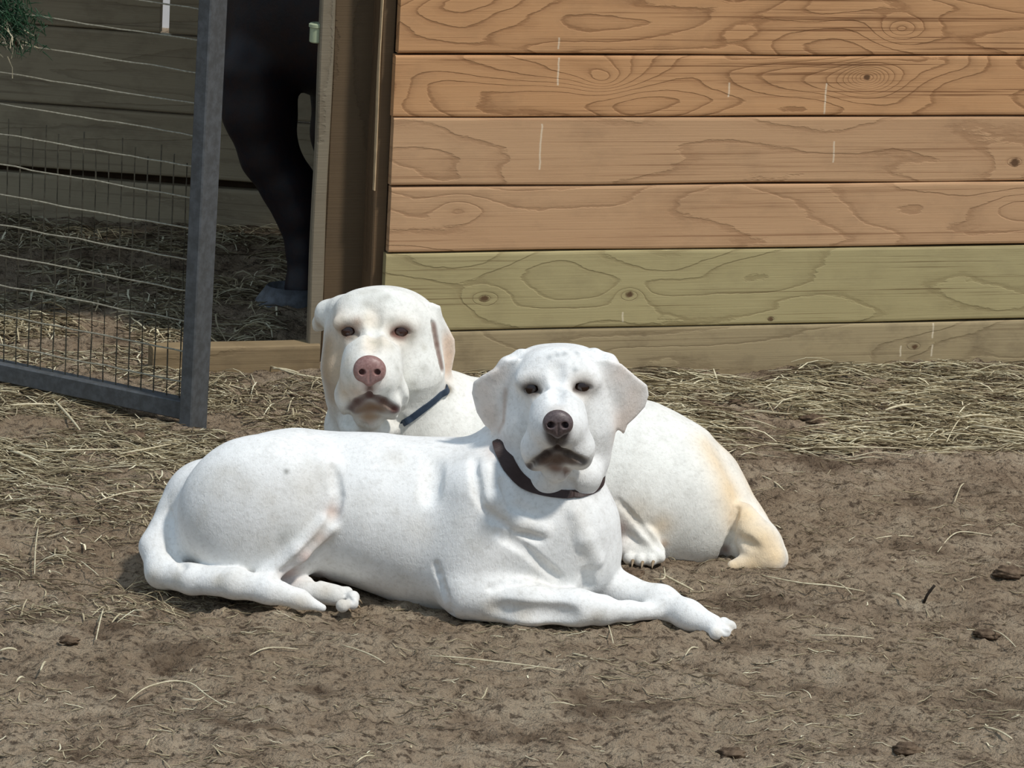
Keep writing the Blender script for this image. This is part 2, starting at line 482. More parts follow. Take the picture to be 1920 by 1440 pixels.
# ------------------------------------------------------------------ tubes
def tube(pts, rad, sides=5, taper=None):
    pts = [np.array(p, float) for p in pts]
    V = []; F = []
    n = len(pts)
    for i, p in enumerate(pts):
        t = pts[min(i+1, n-1)]-pts[max(i-1, 0)]; t /= (np.linalg.norm(t)+1e-9)
        a = np.cross(t, [0, 0, 1.0]);
        if np.linalg.norm(a) < 1e-3: a = np.array([1.0, 0, 0])
        a /= np.linalg.norm(a); b = np.cross(a, t)
        r = rad if taper is None else rad*taper(i/(n-1))
        for k in range(sides):
            an = 2*pi*k/sides
            V.append(tuple(p+a*r*cos(an)+b*r*sin(an)))
    for i in range(n-1):
        for k in range(sides):
            q = i*sides+k; s = i*sides+(k+1) % sides
            F.append((q, s, s+sides, q+sides))
    F.append(tuple(range(sides-1, -1, -1))); F.append(tuple((n-1)*sides+k for k in range(sides)))
    return V, F
def join(parts):
    V, F, _ = merge(parts); return V, F

# ------------------------------------------------------------------ gate
GTH = 0.5046
gd = np.array([-cos(GTH), sin(GTH), 0])                 # from the free end back to the hinge
gend = ground_at(386, 800); 
gl0 = np.array([0, 5.747, 0])                            # a point on the wire plane
gn = np.array([-sin(GTH), -cos(GTH), 0])
gate = empty('mesh_gate', (0, 0, 0))
GL = 1.35
e0 = at_plane(365, 700, gl0, gn); e0[2] = 0             # centre line of the stile on the ground
gate.location = tuple(e0); gate.rotation_euler = (0, 0, pi-GTH)   # local +x runs to the hinge, local +y faces the viewer
lean = 0.015
grey = plain_mat('weathered_grey_steel', lin(92, 95, 98), 0.65, 0.35, 0.25, var=0.55, scale=60, bumpd=0.0006, col2=lin(62, 62, 60))
wire_m = plain_mat('galvanised_wire', lin(164, 160, 142), 0.6, 0.4, 0.2, var=0.5, scale=200, col2=lin(84, 74, 60))
z_b = 0.022
st = box(-0.0125, 0.0125, -0.025, 0.025, -0.01, 1.75, 0.0022)
so = mesh_obj('stile', [(v[0]-lean*v[2], v[1], v[2]) for v in st[0]], st[1], grey, gate)
bt = box(0.0130, GL, -0.0155, 0.0155, z_b-0.008, z_b+0.024, 0.002)
mesh_obj('bottom_rail', *bt, grey, gate)
tp = box(0.0, GL, -0.0155, 0.0155, 1.70, 1.735, 0.002)
mesh_obj('top_rail', *tp, grey, gate)
bh = box(GL, GL+0.032, -0.0155, 0.0155, -0.01, 1.74, 0.002)
mesh_obj('hinge_stile', *bh, grey, gate)
parts = []
zw0 = 0.5485; spw = 0.0525
rows = [zw0-spw*i for i in range(10)] + [zw0+spw*i for i in range(1, 21)]
for k, zz in enumerate(rows):
    pts = []
    for j in range(41):
        x = 0.012-lean*zz+(GL)*j/40
        pts.append((x, 0.003+0.0008*float(noise2(x*9, k*3.1)), zz+0.0026*float(noise2(x*16, k*1.7, 2))))
    parts.append(tube(pts, 0.00145, 6))
V, F = join(parts); wm_ = mesh_obj('wire_mesh', V, F, wire_m, gate)
parts = []
zt = zw0-spw*2+0.004
x = 0.03; k = 0
wd = plain_mat('dull_wire', lin(92, 88, 74), 0.7, 0.3, 0.1, var=0.6, scale=120, col2=lin(54, 46, 38))
while x < GL:
    top = zt + (spw*0.45*((k*7) % 3)/2)
    pts = [(x+0.001*float(noise2(k*2.3, j*.7)), -0.001+0.0006*(j % 2), z_b+0.02+(top-z_b-0.02)*j/10) for j in range(11)]
    parts.append(tube(pts, 0.0013, 5)); x += 0.0262; k += 1
V, F = join(parts); mesh_obj('upright_wires', V, F, wd, gate)
tag(gate, 'weathered grey steel gate of welded wire mesh standing open before the stall', 'gate')

# ------------------------------------------------------------------ implicit surfaces for animals
def smin(a, b, k):
    h = np.maximum(k-np.abs(a-b), 0)/k
    return np.minimum(a, b)-h*h*k*0.25
def smax(a, b, k):
    h = np.maximum(k-np.abs(a-b), 0)/k
    return np.maximum(a, b)+h*h*k*0.25

class Body:
    def __init__(s, Y0, S):
        s.Y0 = Y0; s.S = S; s.pr = []     # S = pixels per metre at this distance
        s.grp = {}
    def P(s, px, py, yo): return at_y(px, py, s.Y0+yo)
    def add(s, f, k, sub=False, mark=None):
        s.pr.append((f, k, sub, mark))
    def cone(s, a, ra, b, rb, k, sub=False, mark=None):
        a = np.array(a, float); b = np.array(b, float); ba = b-a; L = max(float(np.dot(ba, ba)), 1e-12)
        def f(p):
            pa = p-a; h = np.clip(pa@ba/L, 0, 1)
            q = pa-h[:, None]*ba
            return np.sqrt((q*q).sum(1))-(ra+(rb-ra)*h)
        s.add(f, k, sub, mark)
    def chain(s, pts, k=25, sub=False, mark=None):
        S = s.S
        for a, b in zip(pts[:-1], pts[1:]):
            s.cone(s.P(*a[:3]), a[3]/S, s.P(*b[:3]), b[3]/S, k/S, sub, mark)
    def ball(s, px, py, yo, r, k=25, sub=False, mark=None):
        p = s.P(px, py, yo); s.cone(p, r/s.S, p+1e-5, r/s.S, k/s.S, sub, mark)
    def ell(s, px, py, yo, rad, ang=0, k=25, sub=False, yaw=0, mark=None, tilt=0):
        c = s.P(px, py, yo); r = np.array([rad[0], rad[2], rad[1]])/s.S
        a = radians(ang); Ra = np.array([[cos(a), 0, sin(a)], [0, 1, 0], [-sin(a), 0, cos(a)]])   # + = clockwise in view
        b = radians(yaw); Rb = np.array([[cos(b), -sin(b), 0], [sin(b), cos(b), 0], [0, 0, 1]])
        g = radians(tilt); Rg = np.array([[1, 0, 0], [0, cos(g), -sin(g)], [0, sin(g), cos(g)]])
        R = Ra.T@Rb@Rg if True else Ra
        def f(p):
            q = (p-c)@R
            k0 = np.sqrt(((q/r)**2).sum(1)); k1 = np.sqrt(((q/(r*r))**2).sum(1))
            return k0*(k0-1)/np.maximum(k1, 1e-6)
        s.add(f, k/s.S, sub, mark)
    def flap(s, poly, yo, dyx=0.0, dyz=0.0, thick=5, k=8, rnd_=4, curve=0.0, mark=None):
        """thin leaf (ear): outline given as seen, lying in a sloping, slightly curled sheet"""
        pts = np.array([s.P(x, y, yo)[[0, 2]] for x, y in poly]); c = pts.mean(0)
        n = len(pts); S = s.S; Y = s.Y0+yo
        def f(p):
            q = p[:, [0, 2]]
            d = ((q-pts[0])**2).sum(1); sg = np.ones(len(q))
            j = n-1
            for i in range(n):
                e = pts[j]-pts[i]; w = q-pts[i]
                b = w-e*np.clip((w@e)/(e@e), 0, 1)[:, None]
                d = np.minimum(d, (b*b).sum(1))
                c1 = q[:, 1] >= pts[i][1]; c2 = q[:, 1] < pts[j][1]; c3 = e[0]*w[:, 1] > e[1]*w[:, 0]
                flip = (c1 & c2 & c3) | (~c1 & ~c2 & ~c3)
                sg = np.where(flip, -sg, sg); j = i
            d2 = sg*np.sqrt(d)+rnd_/S
            dx = q[:, 0]-c[0]; dz = q[:, 1]-c[1]
            yy = Y+dyx*dx+dyz*dz+curve*(dx*dx+0.5*dz*dz)
            w_ = np.abs(p[:, 1]-yy)-thick/S+rnd_/S
            m = np.minimum(np.maximum(d2, w_), 0)+np.sqrt(np.maximum(d2, 0)**2+np.maximum(w_, 0)**2)
            return m-rnd_/S
        s.add(f, k/s.S, False, mark)
    def eval(s, p, marks=None, upto=None):
        d = np.full(len(p), 10.0)
        for (f, k, sub, mark) in s.pr[:upto]:
            if marks is not None and mark not in marks: continue
            v = f(p)
            d = smax(d, -v, k) if sub else smin(d, v, k)
        return d
    def march(s, px, py, marks=None):
        px = np.atleast_1d(px); py = np.atleast_1d(py)
        dirs = np.array([ray(x, y) for x, y in zip(px, py)]); dirs /= np.linalg.norm(dirs, axis=1)[:, None]
        t = (s.Y0-0.45)/dirs[:, 1]
        for _ in range(90):
            p = CAM+dirs*t[:, None]; d = s.eval(p, marks)
            if (np.abs(d) <= 2.5e-4).all(): break
            t = t+np.where(np.abs(d) > 2e-4, np.clip(d*0.8, -0.01, 0.08), 0)
        p = CAM+dirs*t[:, None]
        bad = np.abs(s.eval(p, marks)) > 0.004
        if bad.any():
            for i in np.where(bad)[0]:
                print('march miss', px[i], py[i]); p[i] = s.P(px[i], py[i], 0)
        return p
    def groove(s, pts, r, k=8, depth=None, sub=True, h=None):
        """a crease (or, with sub=False, a raised fold) drawn on the surface as it stands; pts may carry their own radius"""
        q = []
        for a, b in zip(pts[:-1], pts[1:]):
            n = 1 if not sub else max(1, int(math.hypot(b[0]-a[0], b[1]-a[1])/14))
            for i in range(n):
                u = i/n; q.append(tuple(np.array(a)+(np.array(b)-np.array(a))*u))
        q.append(tuple(pts[-1]))
        P3 = s.march([a[0] for a in q], [a[1] for a in q])
        view = CAM-P3; view /= np.linalg.norm(view, axis=1)[:, None]
        rr = [(a[2] if len(a) > 2 else r)/s.S for a in q]
        if sub:
            dd = (r*0.6 if depth is None else depth)/s.S
            C = [P3[i]+view[i]*(rr[i]-dd) for i in range(len(q))]
        else:
            hh = (r*0.4 if h is None else h)/s.S
            C = [P3[i]-view[i]*(rr[i]-hh) for i in range(len(q))]
        for i in range(len(q)-1):
            s.cone(C[i], rr[i], C[i+1], rr[i+1], k/s.S, sub)
    def mesh(s, name, mat, vox=0.0026, parent=None, pad=0.03, lo=None, hi=None):
        lo = np.array(lo); hi = np.array(hi)
        B = 16
        nb = np.ceil((hi-lo)/(vox*B)).astype(int)
        n = nb*B+1
        D = np.full(n, 1.0, np.float32)
        cx = [lo[a]+(np.arange(nb[a])+0.5)*B*vox for a in range(3)]
        C = np.stack(np.meshgrid(*cx, indexing='ij'), -1).reshape(-1, 3)
        half = B*vox*math.sqrt(3)/2
        vals = np.stack([f(C) for (f, k, sub, m) in s.pr])
        d = np.full(len(C), 10.0)
        for i, (f, k, sub, m) in enumerate(s.pr):
            d = smax(d, -vals[i], k) if sub else smin(d, vals[i], k)
        act = np.abs(d) < half+0.03
        bi = np.stack(np.unravel_index(np.arange(len(C)), nb), -1)
        # sign of whole blocks
        for j in np.where(~act)[0]:
            if d[j] < 0:
                a, b, c = bi[j]*B
                D[a:a+B+1, b:b+B+1, c:c+B+1] = -1.0
        loc = np.stack(np.meshgrid(*[np.arange(B+1)]*3, indexing='ij'), -1).reshape(-1, 3)*vox
        for j in np.where(act)[0]:
            a, b, c = bi[j]*B
            p = lo+bi[j]*B*vox+loc
            e = np.full(len(p), 10.0)
            for i, (f, k, sub, m) in enumerate(s.pr):
                if vals[i, j]-half*1.15 > k+0.012: continue
                v = f(p)
                e = smax(e, -v, k) if sub else smin(e, v, k)
            D[a:a+B+1, b:b+B+1, c:c+B+1] = e.reshape(B+1, B+1, B+1)
        ins_ = D < 0
        cnt = np.zeros(np.array(D.shape)-1, np.uint8)
        for dx in (0, 1):
            for dy in (0, 1):
                for dz in (0, 1):
                    cnt += ins_[dx:D.shape[0]-1+dx, dy:D.shape[1]-1+dy, dz:D.shape[2]-1+dz]
        cells = np.argwhere((cnt > 0) & (cnt < 8))
        idm = np.full(cnt.shape, -1, np.int64); idm[tuple(cells.T)] = np.arange(len(cells))
        acc = np.zeros((len(cells), 3)); num = np.zeros(len(cells))
        cor = [(i, j, k) for i in (0, 1) for j in (0, 1) for k in (0, 1)]
        for a in cor:
            for ax in range(3):
                if a[ax] == 0:
                    b = list(a); b[ax] = 1
                    va = D[tuple((cells+np.array(a)).T)].astype(float); vb = D[tuple((cells+np.array(b)).T)].astype(float)
                    m = (va < 0) != (vb < 0)
                    t = np.where(m, va/np.where(m, va-vb, 1), 0)
                    p = np.array(a)[None]+t[:, None]*(np.array(b)-np.array(a))[None]
                    acc += p*m[:, None]; num += m
        Vv = lo+(cells+acc/num[:, None])*vox
        Fs = []
        for ax in range(3):
            o1, o2 = (ax+1) % 3, (ax+2) % 3
            sl_a = [slice(None)]*3; sl_b = [slice(None)]*3
            sl_a[ax] = slice(0, -1); sl_b[ax] = slice(1, None)
            A = ins_[tuple(sl_a)]; Bv = ins_[tuple(sl_b)]
            for sgn in (0, 1):
                E = np.argwhere((A & ~Bv) if sgn == 0 else (~A & Bv))
                ok = (E[:, o1] > 0) & (E[:, o2] > 0) & (E[:, o1] < cnt.shape[o1]) & (E[:, o2] < cnt.shape[o2]); E = E[ok]
                def idx(d1, d2):
                    q = E.copy(); q[:, o1] -= d1; q[:, o2] -= d2
                    return idm[tuple(q.T)]
                quad = np.stack([idx(1, 1), idx(0, 1), idx(0, 0), idx(1, 0)], -1)
                if sgn: quad = quad[:, ::-1]
                Fs.append(quad)
        Fs = np.concatenate(Fs); Fs = Fs[(Fs >= 0).all(1)]
        o = mesh_obj(name, Vv, Fs, mat, parent, smooth=True)
        print(name, len(Vv), 'verts')
        return o, Vv

def paint(o, V, base, spots, B):
    """coat markings and painted shade: (centre xyz, radius m, colour, strength)"""
    C = np.tile(np.array(base[:3]), (len(V), 1))
    loose = [i for i, a in enumerate(spots) if len(a[0]) == 2]
    hit = B.march([spots[i][0][0] for i in loose], [spots[i][0][1] for i in loose])
    at = {i: hit[k] for k, i in enumerate(loose)}
    for i, (c, r, col, st) in enumerate(spots):
        c = at.get(i, c)
        m = np.where((np.abs(V-np.array(c)) < 2.2*r).all(1))[0]
        q = (V[m]-np.array(c)); d = np.sqrt((q*q).sum(1))/r
        f = (st*np.exp(-(d**2)*1.2))[:, None]
        C[m] = C[m]*(1-f)+np.array(col[:3])*f
    me = o.data
    ca = me.color_attributes.new('Col', 'FLOAT_COLOR', 'POINT')
    ca.data.foreach_set('color', np.concatenate([C, np.ones((len(V), 1))], 1).ravel())

def fur_mat(name):
    t = NT(name, 0.85, 0.15)
    a = t.node('ShaderNodeVertexColor'); a.layer_name = 'Col'
    o = t.obj()
    n = t.noise(o, 34, 5, 0.65)
    c = t.mix(t.ramp(n, [(0.30, (0.20,)*3), (0.55, (0,)*3)]), a.outputs[0], lin(150, 146, 136))
    n2 = t.noise(o, 160, 3, 0.6)
    c = t.mix(t.ramp(n2, [(0.32, (0.16,)*3), (0.5, (0,)*3)]), c, lin(128, 118, 102))
    t.base(c)
    f1 = t.noise(t.scale(o, (420, 420, 160)), 1.0, 3, 0.6, 0.8)
    f2 = t.noise(o, 60, 3, 0.6, 0.5)
    h = t.math('ADD', t.math('MULTIPLY', f1, 0.5), t.math('MULTIPLY', f2, 0.5))
    t.bump(h, 0.0018, 0.8)
    t.b.inputs['Sheen Weight'].default_value = 0.12
    t.b.inputs['Sheen Roughness'].default_value = 0.6
    return t.m

def ball_mesh(c, r, seg=20, sc=(1, 1, 1)):
    V = []; F = []
    for i in range(seg+1):
        a = pi*i/seg
        for k in range(seg):
            b = 2*pi*k/seg
            V.append((c[0]+r*sc[0]*sin(a)*cos(b), c[1]+r*sc[1]*sin(a)*sin(b), c[2]+r*sc[2]*cos(a)))
    for i in range(seg):
        for k in range(seg):
            F.append((i*seg+k, (i+1)*seg+k, (i+1)*seg+(k+1) % seg, i*seg+(k+1) % seg))
    return V, F

fur = fur_mat('short_pale_coat')
eye_m = NT('wet_eye', 0.08, 0.6); eye_m.base(lin(34, 19, 13)); eye_m = eye_m.m
brown_eye = NT('brown_eye', 0.08, 0.6); brown_eye.base(lin(54, 32, 26)); brown_eye = brown_eye.m
nose_pink = plain_mat('pinkish_brown_nose', lin(150, 116, 110), 0.4, 0.5, var=0.5, scale=300, bumpd=0.0006, col2=lin(112, 72, 66))
nose_dark = plain_mat('grey_brown_nose', lin(100, 86, 86), 0.4, 0.5, var=0.5, scale=300, bumpd=0.0006, col2=lin(50, 38, 38))
claw_m = plain_mat('horn', lin(150, 130, 104), 0.5, 0.4, var=0.3)

def child_in_place(o, parent):
    o.parent = parent
    o.matrix_parent_inverse = Matrix.Translation(parent.location).inverted()

def nose_part(B, px, py, yo, w, h, dp, mat, parent, S, name='nose', yaw=0):
    N = Body(B.Y0, B.S)
    N.ell(px, py-h*0.12, yo, (w*0.95, h*0.85, dp), k=4, yaw=yaw)
    N.ell(px-w*0.5, py+h*0.15, yo, (w*0.52, h*0.66, dp*0.9), k=6)
    N.ell(px+w*0.5, py+h*0.15, yo, (w*0.52, h*0.66, dp*0.9), k=6)
    N.ell(px, py+h*0.55, yo, (w*0.42, h*0.6, dp*0.85), k=8)
    q = N.march([px-w*0.42, px+w*0.42], [py+h*0.18, py+h*0.18])
    for i, c in enumerate(q):
        sg = -1 if i == 0 else 1
        N.cone(c+np.array([0, -.002, 0]), 0.0050, c+np.array([sg*0.004, 0.010, -0.001]), 0.0040, 0.0015, True)
    N.groove([(px, py+h*0.1), (px, py+h*0.9)], 2.0, k=2, depth=1.4)
    c = N.P(px, py, yo); R = 0.05
    o, V = N.mesh(name, mat, vox=0.0011, lo=c-R, hi=c+R)
    child_in_place(o, parent)
    return o

def eye_part(B, c, r, parent, mat=None):
    e = mesh_obj('eye', *ball_mesh(c, r, 20), mat or eye_m, smooth=True)
    child_in_place(e, parent)
    return e

def collar_band(B, front, back, width, off, mat, parent, thick=0.0025, name='collar', m=('trunk', 'neck', None)):
    """closed strap: front points lie on the neck where they are seen, back points run round behind it"""
    Pf = B.march([a[0] for a in front], [a[1] for a in front], m)
    P = [Pf[i] for i in range(len(Pf))]+[B.P(*b) for b in back]
    W = [f[2] if len(f) > 2 else width for f in front]+[width]*len(back)
    P = np.array(P); n = len(P); out = []; Wd = []
    for i in range(n):
        p0, p1, p2, p3 = P[i-1], P[i], P[(i+1) % n], P[(i+2) % n]
        for u in np.arange(8)/8:
            out.append(0.5*((2*p1)+(p2-p0)*u+(2*p0-5*p1+4*p2-p3)*u*u+(3*p1-p0-3*p2+p3)*u**3)); Wd.append(W[i]*(1-u)+W[(i+1) % n]*u)
    out = np.array(out); C = out.mean(0); m_ = len(out)
    nf = len(front)*8-8
    e = 1e-3
    V = []; F = []
    for i in range(m_):
        t = out[(i+1) % m_]-out[i-1]; t /= np.linalg.norm(t)
        q = out[i]
        if i <= nf:
            g = np.array([B.eval((q+d)[None], m)[0]-B.eval((q-d)[None], m)[0] for d in np.eye(3)*e])
        else: g = q-C
        g = g/(np.linalg.norm(g)+1e-9); b = np.cross(g, t); b /= np.linalg.norm(b)
        hw = Wd[i]/2
        for (w_, o_) in ((-1, off-thick), (-1, off), (1, off), (1, off-thick)):
            V.append(tuple(q+b*hw*w_+g*o_))
    for i in range(m_):
        j_ = (i+1) % m_
        for k in range(4): F.append((i*4+k, j_*4+k, j_*4+(k+1) % 4, i*4+(k+1) % 4))
    o = mesh_obj(name, V, F, mat); child_in_place(o, parent)
    return o

PINK = lin(205, 168, 150); TAN = lin(226, 196, 160); DIRT = lin(150, 128, 104); LIP = lin(72, 56, 52); BROWN = lin(120, 92, 74); CREAM = lin(228, 214, 184)

def toes(B, pts, r, k, parent=None, clawdir=(1, -0.2, -0.3)):
    for (a, b, yo) in pts: B.ball(a, b, yo, r, k)

# ================================================================== front dog
def front_dog():
    B = Body(5.2, 1290)
    c = B.chain
    # trunk
    c([(402, 972, .03, 104), (560, 938, .03, 121), (700, 957, .02, 132), (850, 972, .02, 138), (945, 985, .0, 138)], 60, mark='trunk')
    c([(800, 1015, .0, 118), (900, 1040, -.015, 118)], 60, mark='trunk')
    c([(985, 985, -.01, 118), (1045, 1000, -.015, 104), (1062, 1045, -.015, 96)], 60, mark='trunk')
    # haunch
    B.ell(485, 966, -.045, (150, 146, 82), 0, 14)
    B.ell(585, 925, -.04, (55, 85, 50), -10, 20)
    # neck
    c([(930, 950, .0, 112), (990, 868, .015, 90), (1038, 820, .02, 84)], 50, mark='neck')
    c([(1050, 960, -.02, 88), (1055, 900, -.02, 72)], 40, mark='neck')
    # tail wrapped round the rump
    c([(366, 912, .03, 17), (322, 958, .005, 23), (291, 1025, -.03, 28), (304, 1072, -.06, 30), (360, 1086, -.09, 27), (440, 1094, -.115, 27), (505, 1106, -.125, 25), (562, 1124, -.125, 17), (605, 1140, -.125, 7)], 13)
    B.ball(345, 1015, .0, 52, 40)
    B.ball(470, 895, -.01, 66, 50)
    B.ball(535, 890, -.01, 68, 50)
    B.ball(385, 930, .02, 62, 40)
    # hind leg: shin and foot
    c([(612, 985, -.085, 20), (560, 1036, -.10, 17), (500, 1080, -.10, 18)], 14)
    c([(480, 1096, -.06, 28), (570, 1106, -.075, 24), (628, 1116, -.085, 20)], 8)
    toes(B, [(650, 1112, -.078), (662, 1120, -.092), (660, 1131, -.106), (642, 1136, -.118)], 12.5, 9)
    # near shoulder, upper arm, forearm, folded wrist
    c([(905, 930, -.065, 70), (872, 1080, -.085, 56)], 45)
    c([(878, 1112, -.10, 50), (985, 1133, -.125, 38), (1080, 1139, -.125, 31), (1128, 1143, -.12, 28)], 22)
    c([(1128, 1146, -.12, 24), (1180, 1146, -.105, 18), (1228, 1146, -.09, 16)], 12)
    # far foreleg reaching to the right
    c([(1110, 1085, -.0, 42), (1165, 1112, -.03, 34), (1240, 1129, -.065, 29), (1290, 1153, -.10, 25), (1335, 1173, -.12, 21)], 20)
    toes(B, [(1357, 1170, -.105), (1368, 1176, -.115), (1358, 1184, -.13), (1342, 1187, -.14)], 13, 7)
    # breast
    B.ell(1085, 1000, -.075, (38, 60, 30), 8, 30)
    B.ell(1050, 1060, -.07, (60, 40, 30), 0, 30)
    # head
    H = 'head'
    B.ell(1047, 739, -.012, (95, 88, 84), 0, 30, mark=H)
    B.ell(1012, 714, -.012, (58, 56, 70), 0, 40, mark=H)
    B.ell(1084, 714, -.012, (58, 56, 70), 0, 40, mark=H)
    B.ell(1047, 800, -.02, (94, 92, 70), 0, 40, mark=H)
    B.ell(1047, 692, -.055, (62, 36, 28), 0, 40, mark=H)            # forehead
    c([(1000, 800, -.03, 52), (1008, 846, -.03, 38)], 36, mark=H)   # cheeks
    c([(1096, 800, -.03, 52), (1098, 850, -.025, 40)], 36, mark=H)
    c([(1046, 745, -.068, 46), (1046, 782, -.122, 45), (1046, 800, -.152, 39)], 30, mark=H)   # muzzle
    c([(1026, 806, -.135, 31), (1012, 840, -.122, 31), (1005, 861, -.108, 22)], 20, mark=H)  # flews
    c([(1067, 806, -.135, 31), (1080, 840, -.122, 31), (1088, 859, -.108, 22)], 20, mark=H)
    c([(1046, 850, -.112, 30), (1044, 876, -.10, 28)], 12, mark=H)    # lower jaw
    B.ell(1028, 892, -.065, (36, 33, 40), 10, 16, mark=H)            # loose throat skin
    B.ell(1092, 888, -.06, (38, 36, 38), -15, 16, mark=H)
    B.ell(1000, 711, -.070, (30, 14, 12), 12, 26, mark=H)             # brows
    B.ell(1090, 709, -.070, (30, 14, 12), -12, 26, mark=H)
    # ears
    B.flap([(972, 668), (948, 672), (936, 690), (905, 704), (887, 720), (884, 742), (893, 778), (908, 802), (926, 815), (940, 803), (949, 765), (952, 725), (966, 695)],
           -.035, dyx=-.35, dyz=-.15, thick=4.5, k=12, curve=1.5, mark='ear')
    B.flap([(1112, 668), (1138, 668), (1165, 680), (1192, 706), (1214, 726), (1217, 746), (1210, 768), (1192, 787), (1177, 800), (1170, 820), (1156, 802), (1147, 768), (1143, 725), (1128, 690)],
           -.035, dyx=.35, dyz=-.15, thick=4.5, k=12, curve=1.5, mark='ear')
    # facial creases
    c([(975, 668, -.02, 13), (950, 684, -.03, 12), (928, 702, -.03, 8)], 14)
    c([(1116, 666, -.02, 13), (1142, 678, -.03, 12), (1160, 694, -.03, 8)], 14)
    B.groove([(1045, 690, 9), (1045, 745, 11)], 10, k=14, depth=4)
    B.groove([(1006, 728), (994, 731)], 17, k=18, depth=2.5)
    B.groove([(1084, 726), (1096, 727)], 17, k=18, depth=2.5)
    eyes = B.march([998, 1090], [730, 727])
    for i, e in enumerate(eyes):
        q = B.march([(984, 1078)[i], (1012, 1106)[i]], [(733, 732)[i], (735, 728)[i]])
        B.cone(q[0], 0.0036, q[1], 0.0036, 0.002, True)
        B.cone(e+np.array([(-.002, .000)[i], 0, .001]), 0.0052, e+np.array([(.004, -.005)[i], 0.001, .001]), 0.0050, 0.003, True)
    B.groove([(1046, 822), (1045, 838)], 4, k=4, depth=4)
    B.groove([(1045, 838), (1024, 850), (1002, 866), (990, 876)], 6, k=4, depth=6)
    B.groove([(1045, 838), (1066, 850), (1088, 861), (1098, 866)], 6, k=4, depth=6)
    B.groove([(1060, 880), (1072, 905), (1076, 922)], 5, k=6, depth=4)
    # folds of the neck and chest
    B.groove([(889, 862), (897, 925), (925, 968), (985, 1000), (1012, 1008)], 6, k=14, depth=5)
    B.groove([(912, 880, 10), (925, 935, 13), (970, 975, 12), (1020, 992, 7)], 12, k=18, sub=False, h=5)
    B.groove([(945, 905), (960, 945), (1000, 965)], 6, k=12, depth=4)
    B.groove([(935, 1000), (985, 1030), (1020, 1062), (1045, 1082)], 6, k=12, depth=5)
    B.groove([(1080, 965, 9), (1095, 1010, 11), (1120, 1050, 9)], 10, k=18, sub=False, h=5)
    B.groove([(1100, 1080), (1102, 1102)], 13, k=14, depth=9)
    B.groove([(818, 1060), (828, 1095), (846, 1152)], 5, k=9, depth=4.5)
    B.groove([(812, 870), (806, 930)], 8, k=24, depth=3)
    B.groove([(920, 1102), (960, 1092), (1005, 1092)], 5, k=10, depth=3)
    B.groove([(930, 1146), (1000, 1152), (1070, 1154)], 9, k=22, depth=2.0)
    # haunch: flank fold, stretched skin over the shin, hollow before the tail
    B.groove([(626, 880), (634, 930), (624, 975), (600, 1010), (560, 1052), (520, 1084)], 6, k=12, depth=6)
    B.groove([(318, 960), (320, 1030), (345, 1062)], 5, k=10, depth=5)
    B.groove([(570, 1084), (610, 1088)], 4, k=8, depth=3)
    for (x0, y0, x1, y1) in ((646, 1115, 662, 1128), (1352, 1166, 1376, 1180), (1345, 1176, 1366, 1188)):
        B.groove([(x0, y0), (x1, y1)], 2.5, k=4, depth=2)
    root = empty('pale_dog', (0.05, 5.2, 0.0))
    o, V = B.mesh('body', fur, 0.0022, lo=(-.60, 4.98, -.06), hi=(.42, 5.42, .44))
    child_in_place(o, root)
    sp = []
    def S(px, py, r, col, st):
        sp.append(((px, py), r/B.S, col, st))
    for e, (x, y) in zip(eyes, ((998, 730), (1090, 727))):
        sp.append((e, 28/B.S, TAN, .4)); [sp.append((e+np.array([dx, 0, 0]), 12/B.S, lin(58, 42, 36), .95)) for dx in (-.0095, -.005, 0, .005, .0095)]; sp.append((e+np.array([(.016, -.016)[x > 1040], 0, -.004]), 8/B.S, lin(120, 90, 70), .6))
    for (x, y) in ((905, 730), (915, 770), (925, 795), (930, 700), (1165, 700), (1190, 735), (1185, 770), (1165, 790), (1170, 812)):
        S(x, y, 30, lin(226, 206, 190), .55)
    for (x, y, r, st) in ((1045, 832, 13, .95), (1045, 845, 13, .95), (1028, 853, 14, .9), (1010, 864, 13, .8), (994, 873, 11, .75), (1064, 853, 13, .9), (1080, 862, 11, .85), (1094, 868, 10, .7), (1045, 862, 18, .8)):
        S(x, y, r, LIP, st)
    for (x, y) in ((1030, 806), (1045, 812), (1060, 806), (1035, 822), (1055, 822), (1045, 830)): S(x, y, 13, lin(84, 72, 70), .75)
    for (x, y) in ((1020, 862), (1035, 858), (1050, 856), (1070, 862), (1045, 868), (1030, 872)): S(x, y, 13, lin(86, 66, 56), .8)
    S(1040, 878, 18, BROWN, .6); S(1060, 885, 12, lin(110, 70, 52), .7); S(1000, 880, 16, BROWN, .35); S(1045, 815, 24, lin(90, 78, 76), .8)
    S(1045, 768, 22, lin(190, 176, 162), .5)
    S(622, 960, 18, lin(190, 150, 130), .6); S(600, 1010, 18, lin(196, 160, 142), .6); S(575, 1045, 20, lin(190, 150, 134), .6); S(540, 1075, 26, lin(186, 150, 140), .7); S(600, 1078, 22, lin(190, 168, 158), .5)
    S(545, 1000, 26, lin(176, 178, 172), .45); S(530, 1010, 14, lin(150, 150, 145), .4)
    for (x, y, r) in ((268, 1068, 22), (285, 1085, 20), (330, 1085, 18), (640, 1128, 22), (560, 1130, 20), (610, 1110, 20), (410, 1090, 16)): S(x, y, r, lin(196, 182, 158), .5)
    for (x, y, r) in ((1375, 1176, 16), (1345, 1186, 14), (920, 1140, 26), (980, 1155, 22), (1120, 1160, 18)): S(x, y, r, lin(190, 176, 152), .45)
    S(537, 884, 6, lin(120, 122, 118), .8)
    for (x, y) in ((1045, 665), (1058, 663), (1082, 661), (1030, 670), (1078, 693)): S(x, y, 6, lin(150, 156, 158), .6)
    S(935, 845, 26, lin(196, 168, 156), .5)  # shadow of the head painted on the neck
